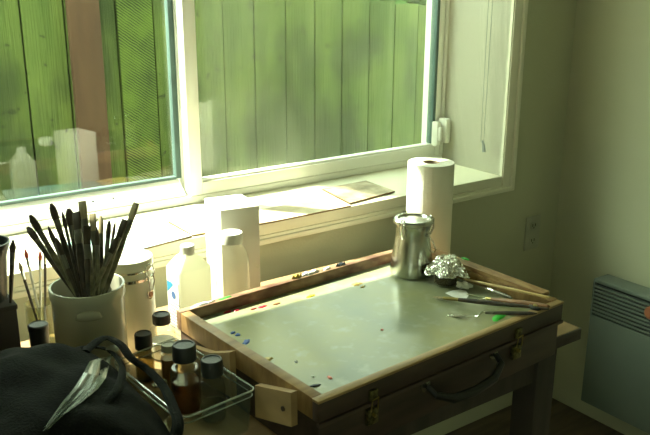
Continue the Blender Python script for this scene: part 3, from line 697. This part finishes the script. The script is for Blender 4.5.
# ---------------------------------------------------------------- steel pot (brush washer)
PZ = -.601
pc = onz(414, 218, -.462); pcx, pcy = 1.076, 1.170
pot = thing('brush_washer', 'stainless steel pot with clamped lid in the back corner of the palette', 'pot', (pcx, pcy, PZ))
ph = -.475-PZ
bm = B(); lathe(bm, [(.041, 0), (.0445, .003), (.0455, .012), (.043, .038), (.0375, .072), (.0345, ph-.026), (.036, ph-.018), (.0375, ph-.014)], 48); obj('pot_body', bm, 'steel', pot)
bm = B(); lathe(bm, [(.0385, ph-.014), (.0415, ph-.012), (.0415, ph-.006), (.039, ph-.003), (.033, ph-.0025), (.031, ph-.006), (.012, ph-.004), (.001, ph-.0035)], 48); obj('lid', bm, 'steel', pot)
for aa in (R(-165), R(-28), R(75)):
    def pp(r_, da, z, aa=aa): return (r_*math.cos(aa+da), r_*math.sin(aa+da), z)
    bm = B()
    tube(bm, [pp(.037, -.16, ph-.036), pp(.042, -.16, ph-.022), pp(.0435, -.14, ph-.004), pp(.038, -.1, ph), pp(.038, .1, ph), pp(.0435, .14, ph-.004), pp(.042, .16, ph-.022), pp(.037, .16, ph-.036)], .0014, 8)
    tube(bm, [pp(.038, 0, ph-.040), pp(.044, 0, ph-.026), pp(.0445, 0, ph-.010)], [.003, .0035, .002], 8, .5)
    obj('clamp', bm, 'chrome', pot)
bm = B(); aa = R(-75)
hp = [(.0385*math.cos(R(-75)), .0385*math.sin(R(-75)), ph-.034), (.020, -.041, ph-.048), (.030, -.040, ph-.068), (.042, -.022, ph-.082), (.045, .004, ph-.080), (.041, .018, ph-.060), (.036, .022, ph-.036)]
tube(bm, hp, .0016, 8); lathe(bm, [(.004, 0), (.004, .004), (.002, .006)], 14, mx=Matrix.Translation((.0355*math.cos(aa), .0355*math.sin(aa), ph-.034)) @ Matrix.Rotation(aa, 4, 'Z') @ Matrix.Rotation(R(90), 4, 'Y'))
obj('bail_handle', bm, 'chrome', pot)

# ---------------------------------------------------------------- foil covered jar
fj = thing('foil_covered_jar', 'short glass jar capped with crumpled silver foil', 'jar', (1.092, 1.082, PZ))
bm = B(); lathe(bm, [(.022, 0), (.0245, .003), (.0245, .032), (.022, .040)], 36); obj('jar_body', bm, 'bottle_glass2', fj)
bm = B(); lathe(bm, [(.021, .003), (.0225, .005), (.0225, .020)], 30); obj('medium', bm, 'oil', fj)
from mathutils import noise
bm = B(); n = 96; rings = []
prof = [(.002, .056), (.009, .0565), (.017, .057), (.0225, .0545), (.0265, .049), (.0300, .042), (.034, .036), (.039, .031), (.0435, .0285)]
fine = []
for (r0_, z0_), (r1_, z1_) in zip(prof, prof[1:]):
    for q in range(3): fine.append((r0_+(r1_-r0_)*q/3, z0_+(z1_-z0_)*q/3))
fine.append(prof[-1])
for i, (rr, z) in enumerate(fine):
    w_ = i/(len(fine)-1); ring = []
    for k in range(n):
        t = 2*PI*k/n; e = 1+(.12*math.sin(5*t+1)+.08*math.sin(9*t+.5))*w_; x, y = rr*e*math.cos(t), rr*e*math.sin(t)
        q = Vector((x*75, y*75, z*75)); a1 = abs(noise.noise(q))*2-.5; a2 = abs(noise.noise(q*2.3+Vector((5, 1, 2))))*2-.5; a3 = noise.noise(q*.6+Vector((2, 7, 2)))
        m_ = min(1., i/3)
        dr = (a1*.0045+a2*.0028)*m_; dz = (a3*.005+a2*.002)*m_+.003*math.sin(3*t+2)*w_
        ring.append(bm.verts.new((x*(1+dr/max(rr, .004)), y*(1+dr/max(rr, .004)), z+dz)))
    rings.append(ring)
for a_, b_ in zip(rings, rings[1:]):
    for k in range(n): bm.faces.new((a_[k], a_[(k+1) % n], b_[(k+1) % n], b_[k]))
bm.faces.new(rings[0]); fo = obj('foil_cover', bm, 'foil', fj, smooth=False)

# ---------------------------------------------------------------- tools lying on the right side of the palette
def lying(name, label, cat, a_, b_, parts, group=None):
    """a_ and b_ world ends; parts built along +x from 0 to L"""
    a_, b_ = Vector(a_), Vector(b_); t = thing(name, label, cat, a_, 0, group); x = (b_-a_).normalized(); L_ = (b_-a_).length
    y = Vector((0, 0, 1)).cross(x).normalized(); z = x.cross(y); mm = Matrix((x, y, z)).transposed().to_4x4(); mm.translation = a_; t.matrix_world = mm
    for nm, fn, m_ in parts:
        bm = B(); fn(bm, L_); obj(nm, bm, m_, t)
    return t
def xl(prof, sy=1., sz=1.):
    def fn(bm, L_):
        n = 14; rings = []
        for s, r_ in prof:
            rings.append([bm.verts.new((s*L_, r_*math.cos(2*PI*k/n)*sy, r_*math.sin(2*PI*k/n)*sz)) for k in range(n)])
        for p0, p1 in zip(rings, rings[1:]):
            for k in range(n): bm.faces.new((p0[k], p0[(k+1) % n], p1[(k+1) % n], p1[k]))
        bm.faces.new(rings[0][::-1]); bm.faces.new(rings[-1])
    return fn
GT = 'painting tools lying across the right side of the palette'
# long brush with a brown tip
lying('paintbrush', 'long dark handled brush lying across the palette, brown tip to the left', 'paintbrush', onz(433, 297, -.597), onz(549, 309, -.573),
      [('bristles', xl([(0, .001), (.05, .0032), (.10, .0030)], 1, .8), 'bristle_tan'), ('ferrule', xl([(.095, .0032), (.16, .0036), (.24, .0034)]), 'brass'),
       ('handle', xl([(.235, .0036), (.40, .0048), (.7, .0038), (1, .002)]), 'handle_dark')], GT)
# yellow handle
lying('paintbrush', 'long yellow wooden brush handle resting along the right rail', 'paintbrush', onz(464, 279, -.585), onz(549, 297.5, -.568),
      [('handle', xl([(0.0, .0022), (.5, .0030), (.98, .0024), (1, .001)]), 'handle_gold')], GT)
# wooden handled palette knife
def blade(bm, pts, z0=-.0005, z1=.0005):
    prism(bm, pts, z0, z1)
def kn1(bm, L_): prism(bm, [(-.068, .0), (-.062, .010), (-.04, .0135), (-.016, .006), (.0, .0015), (.0, -.0015), (-.016, -.005), (-.04, -.011), (-.062, -.009)], -.0008, .0002)
lying('palette_knife', 'palette knife with brown wooden handle and brass collar', 'palette knife', onz(487, 298.5, -.590), onz(550, 306.5, -.570),
      [('handle', xl([(.06, .0030), (.15, .0045), (.55, .0065), (.85, .0055), (.98, .004), (1, .001)], 1, .8), 'handle_brown'),
       ('collar', xl([(-.02, .0026), (.07, .0036)]), 'brass'), ('blade', lambda bm, L_: tube(bm, [(-.030, .004, -.007), (-.012, .001, -.003), (.0, 0, 0)], [.0014, .0014, .0018], 8), 'chrome')], GT)
# cranked painting knife
def crank(bm, L_):
    tube(bm, [(.30*L_, 0, .001), (.24*L_, 0, .0015), (.17*L_, -.004, -.006), (.13*L_, 0, -.007)], [.0014, .0012, .0012, .0014], 8)
def kblade(bm, L_): prism(bm, [(-.062, .006), (-.045, .0085), (-.02, .006), (.13*L_+.002, .001), (.13*L_+.002, -.001), (-.02, -.004), (-.045, -.001)], -.0078, -.0070)
lying('palette_knife', 'painting knife with cranked steel neck and slim dark handle', 'palette knife', onz(466, 312.5, -.589), onz(537, 313.5, -.571),
      [('blade', kblade, 'chrome'), ('neck', crank, 'chrome'), ('collar', xl([(.28, .0024), (.40, .0032)]), 'ferrule'), ('handle', xl([(.39, .0034), (.6, .0048), (.9, .0042), (1, .0015)], 1, .8), 'handle_dark')], GT)
# broad flat leaf blade knife, its glint painted as plain white
p0 = onz(478, 294.5, -.5985)
tk = thing('palette_knife', 'painting knife with broad bright leaf shaped blade', 'palette knife', onz(446, 293.5, -.5985))
def wp(px, py, z): v = onz(px, py, z)-tk.location; return v
bm = B(); out = [(445, 293), (452, 290.5), (460, 289.5), (466, 291), (469, 295), (466.5, 298.5), (460, 299), (452, 296.5)]
lo = [bm.verts.new(wp(x, y, -.6000)) for x, y in out]; hi = [bm.verts.new(wp(x, y, -.5985)) for x, y in out]
for k in range(8): bm.faces.new((lo[k], lo[(k+1) % 8], hi[(k+1) % 8], hi[k]))
bm.faces.new(hi); bm.faces.new(lo[::-1]); obj('blade', bm, 'paint_white', tk)['label'] = 'blade coloured white for its bright glint'
bm = B(); tube(bm, [wp(467, 294.5, -.599), wp(478, 296.5, -.597), wp(487, 297.5, -.594)], [.0016, .0013, .0012], 8); obj('neck', bm, 'chrome', tk)
# steel blade tool under the yellow handle
lying('palette_knife', 'small steel bladed tool between the yellow handle and the brown knife', 'palette knife', onz(481, 286, -.592), onz(512, 298, -.590),
      [('blade', lambda bm, L_: prism(bm, [(-.002, 0), (.006, .003), (.26*L_, .0025), (.26*L_, -.0025), (.006, -.003)], -.0005, .0005), 'chrome'),
       ('collar', xl([(.24, .003), (.42, .0032)]), 'chrome'), ('handle', xl([(.41, .003), (.8, .0035), (1, .0018)]), 'ferrule')], GT)
# rag knot beside the foil jar
bm = B(); rnd = random.Random(9)
r_ = bmesh.ops.create_icosphere(bm, subdivisions=3, radius=1.)['verts']
for v in r_:
    q = 1+.22*math.sin(7*v.co.x+3*v.co.y)+.12*rnd.uniform(-1, 1); v.co = Vector((v.co.x*.015*q, v.co.y*.008*q, max(-.0055, v.co.z*.008*q)))
o = obj('rag', bm, 'paper'); o.location = onz(464, 285.5, -.594); o.rotation_euler = (0, 0, -.9); tag(o, 'small crumpled pale rag beside the foil covered jar', 'rag')

# worn wooden lid bar along right rail (brown-orange slat)
a_ = onz(468, 266, -.578); b_ = onz(560, 299, -.576)
sl = thing('wooden_stick', 'worn reddish wooden stick with green paint lying along the right rail', 'stick', (0, 0, 0))
def slat(bm):
    P = [Minv.inverted() @ Vector(q) for q in ((EL-.020, .035, HT+.0025), (EL+.003, .035, HT+.0025), (EL+.006, ED-.06, HT+.0025), (EL-.020, ED-.05, HT+.0025))]
    lo = [bm.verts.new(p) for p in P]; hi = [bm.verts.new(p+Vector((0, 0, .007+(.004 if i > 1 else 0)))) for i, p in enumerate(P)]
    for k in range(4): bm.faces.new((lo[k], lo[(k+1) % 4], hi[(k+1) % 4], hi[k]))
    bm.faces.new(hi); bm.faces.new(lo[::-1])
bm = B(); slat(bm); ctr = Vector((1.17, 1.0, -.5775)); bmesh.ops.translate(bm, vec=-ctr, verts=bm.verts); sl.location = ctr
obj('stick_body', bm, mat('reddish_worn_wood', (.24, .12, .05), .45, col2=(.42, .27, .12), scale=22, stretch=(4, 1, 4)), sl)
bm = B(); lathe(bm, [(.009, 0), (.007, .0015)], 12, mx=Matrix.Translation((-.005, .10, .0105)), sx=.6, sy=1.3); obj('paint_spot', bm, 'paint_green', sl)

# ---------------------------------------------------------------- boards on the sill
def sillboard(label, px, z, m_, th=.004, name='canvas_board'):
    P = [onz(x, y, z) for x, y in px]; ctr = sum(P, Vector())/len(P); bm = B()
    lo = [bm.verts.new((p.x-ctr.x, p.y-ctr.y, -th)) for p in P]; hi = [bm.verts.new((p.x-ctr.x, p.y-ctr.y, 0)) for p in P]; n = len(P)
    for k in range(n): bm.faces.new((lo[k], lo[(k+1) % n], hi[(k+1) % n], hi[k]))
    bm.faces.new(hi); bm.faces.new(lo[::-1])
    bm.normal_update()
    for fc in bm.faces: fc.material_index = 0 if abs(fc.normal.z) > .5 else 1
    o = obj(name, bm, m_, smooth=False); o.data.materials.append(M['board_edge']); o.location = ctr
    tag(o, label, 'board', 'painted boards lying on the window sill'); return o
M['board_edge'] = mat('hardboard_edge', (.16, .09, .03), .8)
M['bd1'] = mat('board_teal', (.62, .68, .62), .6, col2=(.22, .46, .46), scale=7)
M['bd2'] = mat('board_yellow', (.66, .62, .50), .6, col2=(.70, .48, .12), scale=9)
M['bd3'] = mat('board_tan', (.36, .29, .18), .6, col2=(.58, .50, .34), scale=9)
M['bd4'] = mat('board_brown', (.20, .155, .09), .6, col2=(.52, .44, .30), scale=16)
sillboard('large pale teal board on the sill behind the canister', [(92, 262), (192, 235.5), (166, 222), (60, 244)], -.5805, 'bd1')
sillboard('yellowish board on the sill between the teal board and the carton', [(193, 235), (222, 229.5), (222, 212), (168, 221)], -.5805, 'bd2')
sillboard('long pale tan board on the sill right of the carton', [(244, 226), (272, 221.5), (351, 205.5), (322, 197), (243, 213)], -.5805, 'bd3')
sillboard('small dark brown board at the right end of the sill', [(350, 203), (395, 190.8), (366, 180.5), (322, 188.5)], -.5795, 'bd4')

# ---------------------------------------------------------------- blind cord, outlet, heater
cdn = thing('blind_cord', 'white blind cord with tassel hanging beside the right window jamb', 'cord', (1.817, 1.668, -.515))
bm = B(); tube(bm, [(0, 0, .03), (.002, .002, .3), (0, 0, .6), (0, 0, 1.06)], .0011, 6); tube(bm, [(0, .012, .03), (.001, .016, .3), (0, .02, 1.06)], .0009, 6); obj('cord', bm, 'cork', cdn)
bm = B(); tube(bm, [(0, .006, .034), (.0, .0, .022), (-.002, -.006, .0)], [.003, .0045, .006], 10); obj('tassel', bm, 'tassel', cdn)
oc = thing('wall_outlet', 'cream wall outlet plate right of the window', 'outlet', (2.022, WY, -.805))
bm = B(); box(bm, -.035, .035, -.006, 0, -.0575, .0575, bev=.002); obj('cover_plate', bm, 'outlet', oc)
for z in (-.026, .026):
    bm = B(); superlathe(bm, [(.0165, .0145, 0), (.0165, .0145, .002)], 3.2, 24, mx=Matrix.Translation((0, -.006, z)) @ Matrix.Rotation(R(90), 4, 'X')); s_ = obj('socket', bm, 'outlet', oc)
    bm = B(); box(bm, -.0075, -.005, -.0088, -.0078, z-.003, z+.006); box(bm, .005, .0075, -.0088, -.0078, z-.003, z+.006); lathe(bm, [(.0022, 0), (.0022, .0008)], 10, mx=Matrix.Translation((0, -.008, z-.008)) @ Matrix.Rotation(R(90), 4, 'X')); obj('slots', bm, 'slot', s_)
ht = thing('panel_heater', 'grey wall mounted panel heater with slatted vents at top', 'heater', (WX, 1.10, -1.336))
hx0, hx1 = 2.055-WX, -.001; ya, yb = -.48, .29; hz = .433
def Hh(name, bm, m_, parent=None): return obj(name, bm, m_, parent or ht)
bm = B(); box(bm, hx0+.002, hx1-.02, ya, yb, 0, hz-.125, bev=.003); box(bm, hx0+.02, hx1-.02, ya+.004, yb-.004, hz-.13, hz-.006)
box(bm, hx0+.002, hx1-.02, ya, yb, hz-.012, hz, bev=.003); box(bm, hx0+.002, hx1-.02, yb-.006, yb, hz-.13, hz-.008); box(bm, hx0+.002, hx1-.02, ya, ya+.006, hz-.13, hz-.008)
Hh('heater_body', bm, 'heater')
bm = B(); box(bm, hx0+.014, hx0+.021, ya+.006, yb-.006, hz-.126, hz-.011); Hh('vent_recess', bm, 'slot')
bm = B()
for k in range(9):
    z = hz-.024-k*.0125
    box(bm, hx0+.003, hx0+.016, ya+.005, yb-.006, z-.0035, z+.0025, mx=None)
Hh('vent_slats', bm, 'heater')
bm = B(); lathe(bm, [(.020, 0), (.020, .012), (.017, .015)], 28, mx=Matrix.Translation((hx0+.004, 1.181-1.10, hz-.043)) @ Matrix.Rotation(R(-90), 4, 'Y')); Hh('thermostat_knob', bm, 'knob')
bm = B(); box(bm, hx1-.02, hx1, ya+.1, ya+.14, .05, hz-.05); box(bm, hx1-.02, hx1, yb-.14, yb-.1, .05, hz-.05); Hh('wall_bracket', bm, 'slot')

# ---------------------------------------------------------------- left side: dark box, dark pot, brushes, film jar
db = thing('wooden_box', 'dark wooden box at the left edge, under the black pot', 'box', (.23, 1.452, TT))
bm = B(); box(bm, -.13, .095, -.05, .05, 0, .115, bev=.002); obj('box_body', bm, 'box_dark', db)
bm = B(); box(bm, -.132, .097, -.052, .052, .112, .122, bev=.002); obj('box_lid', bm, 'box_dark', db)
dpz = TT+.122
dp = thing('black_pot', 'flared black pot standing on the dark box at the left edge', 'pot', (.293, 1.448, dpz))
bm = B(); lathe(bm, [(.026, 0), (.028, .003), (.036, .085), (.044, .108), (.044, .112), (.041, .112), (.033, .085), (.024, .006), (.001, .006)], 40, capt=False); obj('pot_body', bm, 'black', dp)
def standing(label, tip, foot, z, Dd, r_, hm, bt, fer='ferrule', grp='brushes at the left edge'):
    a_ = ondepth(*tip, Dd); b_ = Vector((foot[0], foot[1], z))
    L_ = (a_-b_).length; t = thing('paintbrush', label, 'paintbrush', b_, 0, grp)
    zz = (a_-b_).normalized(); x = zz.cross(Vector((0, 1, 0))).normalized(); y = zz.cross(x); mm = Matrix((x, y, zz)).transposed().to_4x4(); mm.translation = b_; t.matrix_world = mm
    bm = B(); lathe(bm, [(r_*.5, 0), (r_*.7, L_*.3), (r_*.8, L_-.045)], 10); obj('handle', bm, hm, t)
    bm = B(); lathe(bm, [(r_*.8, L_-.046), (r_*.95, L_-.022)], 10); obj('ferrule', bm, fer, t)
    bm = B(); lathe(bm, [(r_*.9, L_-.023), (r_*1.15, L_-.014), (r_*.3, L_)], 10); obj('bristles', bm, bt, t)
dD = Vector((.29, 1.40, -.55)).dot(F)
standing('dark round brush leaning against the rim of the black pot', (13, 240), (.318, 1.413), dpz+.001, dD, .0055, 'handle_dark', 'bristle_dark')
fk = thing('brush_jar', 'small glass jar of fine red tipped brushes behind the film canister', 'jar', (.385, 1.475, TT))
bm = B(); lathe(bm, [(.026, 0), (.028, .003), (.028, .085), (.026, .085), (.026, .004), (.001, .004)], 32, capt=False); obj('jar_body', bm, 'bottle_glass2', fk)
for (tip, ent, lab, bt) in (((25, 249), (31, 290), 'thin brush with bright red tip, left of the pair beside the crock', 'bristle_red'), ((40, 251), (31, 292), 'thin brush with red brown tip leaning right behind the film canister', 'bristle_red'),
                            ((19, 262), (30, 292), 'thin pale brush leaning left near the dark box', 'bristle_tan'), ((45, 246), (35, 292), 'thin dark brush leaning right beside the crock rim', 'bristle_dark')):
    dd = Vector((.385, 1.475, -.60)).dot(F)
    a_ = ondepth(*tip, dd); b_ = Vector((.385, 1.475, TT+.008))+Vector((random.uniform(-.01, .01), random.uniform(-.01, .01), 0))
    L_ = (a_-b_).length; t = thing('paintbrush', lab, 'paintbrush', b_, 0, 'thin brushes in the small jar')
    zz = (a_-b_).normalized(); x = zz.cross(Vector((0, 1, 0))).normalized(); y = zz.cross(x); mm = Matrix((x, y, zz)).transposed().to_4x4(); mm.translation = b_; t.matrix_world = mm
    r_ = .0035
    bm = B(); lathe(bm, [(r_*.5, 0), (r_*.7, L_*.3), (r_*.8, L_-.035)], 10); obj('handle', bm, 'card' if bt == 'bristle_red' else 'handle_dark', t)
    bm = B(); lathe(bm, [(r_*.8, L_-.036), (r_*.95, L_-.018)], 10); obj('ferrule', bm, 'chrome', t)
    bm = B(); lathe(bm, [(r_*.9, L_-.019), (r_*1.2, L_-.011), (r_*.3, L_)], 10); obj('bristles', bm, bt, t)
fc = thing('film_canister', 'small black lidded canister left of the stoneware crock', 'canister', (.352, 1.375, TT))
bm = B(); lathe(bm, [(.0165, 0), (.017, .002), (.017, .078)], 32); obj('canister_body', bm, 'black', fc)
bm = B(); lathe(bm, [(.0178, .074), (.0182, .075), (.0182, .084), (.016, .086), (.014, .0845), (.001, .0845)], 32, capt=False); obj('lid', bm, 'black', fc)
bt_ = thing('blue_paint_tube', 'small blue capped paint tube between canister and crock', 'paint tube', (.405, 1.395, TT))
bm = B(); lathe(bm, [(.009, 0), (.009, .05), (.004, .062)], 18, sy=.7); obj('tube_body', bm, 'white', bt_)
bm = B(); lathe(bm, [(.006, .060), (.0065, .061), (.006, .076)], 18); obj('cap', bm, 'blue', bt_)

# ---------------------------------------------------------------- black bag
bg = thing('black_bag', 'black fabric bag slumped on the table at the lower left', 'bag', (.185, 1.0, TT))
bm = B(); nx, ny = 60, 48; rnd = random.Random(2); g = {}
from mathutils import noise
def bagh(u, v):
    e = max(0., 1-abs(u)**3.2)*max(0., 1-abs(v)**3.2); e = e**.36
    hgt = .170+.024*math.exp(-((u-.45)**2)/.15)*(v+1)/2-.02*max(0, u-.45)-.0*(1-v)/2
    n_ = noise.noise(Vector((u*2.2, v*2.2, 3.1)))*.022+noise.noise(Vector((u*6+2, v*5, 1)))*.008
    return max(0., e*(hgt+n_))
for i in range(nx+1):
    for j in range(ny+1):
        u = -1+2*i/nx; v = -1+2*j/ny
        x = u*.222; y = v*.19
        if y < -.10: pass
        g[i, j] = bm.verts.new((x+noise.noise(Vector((v*2, u*2, 0)))*.008, y+noise.noise(Vector((u*3, v*3, 8)))*.008, bagh(u, v)+.001))
for i in range(nx):
    for j in range(ny): bm.faces.new((g[i, j], g[i+1, j], g[i+1, j+1], g[i, j+1]))
rim = [g[i, 0] for i in range(nx+1)]+[g[nx, j] for j in range(1, ny+1)]+[g[i, ny] for i in range(nx-1, -1, -1)]+[g[0, j] for j in range(ny-1, 0, -1)]
bm.faces.new(rim[::-1]); obj('bag_body', bm, 'fabric', bg, ang=80)
bl = bg.location
def bp(px, py, z): return onz(px, py, z)-bl
def onbag(px, py, lift):
    d = ray(px, py)
    for k in range(1200):
        p = d*(.6+k*.001)-bl
        u, v = p.x/.222, p.y/.19
        if abs(u) < 1 and abs(v) < 1 and p.z < bagh(u, v)+lift: return p
    p = onz(px, py, -.56); p.y = min(p.y, 1.17); return p-bl
def smoothpath(P, n=6):
    out = []
    for i in range(len(P)-1):
        p0, p1, p2, p3 = P[max(i-1, 0)], P[i], P[i+1], P[min(i+2, len(P)-1)]
        for k in range(n):
            t = k/n; out.append(.5*((2*p1)+(p2-p0)*t+(2*p0-5*p1+4*p2-p3)*t*t+(3*p1-p0-3*p2+p3)*t**3))
    out.append(P[-1]); return out
bm = B(); tube(bm, smoothpath([onbag(84, 352, .0), bp(104, 338, -.545), bp(120, 344, -.545), bp(131, 358, -.555), bp(148, 370, -.570), bp(163, 386, -.578), bp(172, 404, -.582), bp(178, 425, -.585), bp(170, 450, -.60)]), .0085, 10, .4)
obj('strap', bm, 'fabric', bg)
bm = B(); tube(bm, smoothpath([onbag(66, 352, .0), onbag(86, 347, .004), onbag(108, 350, .012), onbag(122, 366, .010), onbag(118, 388, .004), onbag(104, 405, -.002)]), .006, 10, .4); obj('strap', bm, 'fabric', bg)
# clear plastic strip tucked into the bag
bm = B(); rnd = random.Random(5); rows = []
for k, (lx, ly, rx, ry, z) in enumerate(((90, 361, 112, 355, -.535), (84, 372, 106, 378, -.532), (74, 388, 97, 390, -.530), (62, 402, 84, 400, -.528), (50, 420, 64, 414, -.525), (44, 430, 50, 428, -.522))):
    row = []
    for s in range(7):
        q = s/6; row.append(bm.verts.new(onbag(lx+(rx-lx)*q, ly+(ry-ly)*q, .006+rnd.uniform(-.003, .004))))
    rows.append(row)
for p0, p1 in zip(rows, rows[1:]):
    for k in range(6): bm.faces.new((p0[k], p0[k+1], p1[k+1], p1[k]))
pl = obj('plastic_sleeve', bm, 'bag_film', bg, smooth=False); sm = pl.modifiers.new('s', 'SOLIDIFY'); sm.thickness = .0006
pl['label'] = 'crinkled translucent plastic sleeve'
bm = B(); lathe(bm, [(.0085, 0), (.0095, .002), (.007, .004), (.001, .005)], 20, mx=Matrix.Translation(onbag(112, 350, .004)) @ Matrix.Rotation(.5, 4, 'X'), sx=1.1, sy=.8); obj('pale_button', bm, 'outlet', bg)

# ---------------------------------------------------------------- light
wd = bpy.data.worlds.new('sky'); bpy.context.scene.world = wd; wd.use_nodes = True
bgn = wd.node_tree.nodes['Background']; bgn.inputs[0].default_value = (.84, 1.0, .80, 1); 
wn, wl = wd.node_tree.nodes, wd.node_tree.links          # a bright sky that glows around the sun
wtc = wn.new('ShaderNodeTexCoord'); dp_ = wn.new('ShaderNodeVectorMath'); dp_.operation = 'DOT_PRODUCT'; wl.new(wtc.outputs['Generated'], dp_.inputs[0])
dp_.inputs[1].default_value = tuple(-Vector((.7, -1., -1.5)).normalized())
mx_ = wn.new('ShaderNodeMath'); mx_.operation = 'MAXIMUM'; mx_.inputs[1].default_value = 0; wl.new(dp_.outputs['Value'], mx_.inputs[0])
pw_ = wn.new('ShaderNodeMath'); pw_.operation = 'POWER'; pw_.inputs[1].default_value = 3; wl.new(mx_.outputs[0], pw_.inputs[0])
ma_ = wn.new('ShaderNodeMath'); ma_.operation = 'MULTIPLY_ADD'; ma_.inputs[1].default_value = 9.; ma_.inputs[2].default_value = 2.6; wl.new(pw_.outputs[0], ma_.inputs[0])
wl.new(ma_.outputs[0], bgn.inputs[1])
sd = bpy.data.lights.new('sun', 'SUN'); sd.energy = 15; sd.angle = R(.6); sd.color = (1., .99, .80)
so = bpy.data.objects.new('sun', sd); C.objects.link(so)
dv = Vector((.7, -1., -1.5)).normalized(); so.rotation_euler = dv.to_track_quat('-Z', 'Y').to_euler(); so.location = (-3, 5, 6)
def portal(name, loc, rot, sx, sy):
    ld = bpy.data.lights.new(name, 'AREA'); ld.shape = 'RECTANGLE'; ld.size = sx; ld.size_y = sy; ld.cycles.is_portal = True
    o = bpy.data.objects.new(name, ld); C.objects.link(o); o.location = loc; o.rotation_euler = rot
portal('window_portal', ((SX0+SX1)/2, 2.0, 0), (R(-90), 0, 0), SX1-SX0, 1.25)
portal('window_portal', (LX-.16, -1.0, .15), (0, R(-90), 0), .9, .9)

for o in list(C.objects):
    if o.parent is None: o.location.z += CAMZ
vs = bpy.context.scene.view_settings
bpy.context.scene.display_settings.display_device = 'sRGB'
vs.view_transform = 'Standard'; vs.look = 'None'; vs.gamma = 1; vs.exposure = .78; vs.use_curve_mapping = False
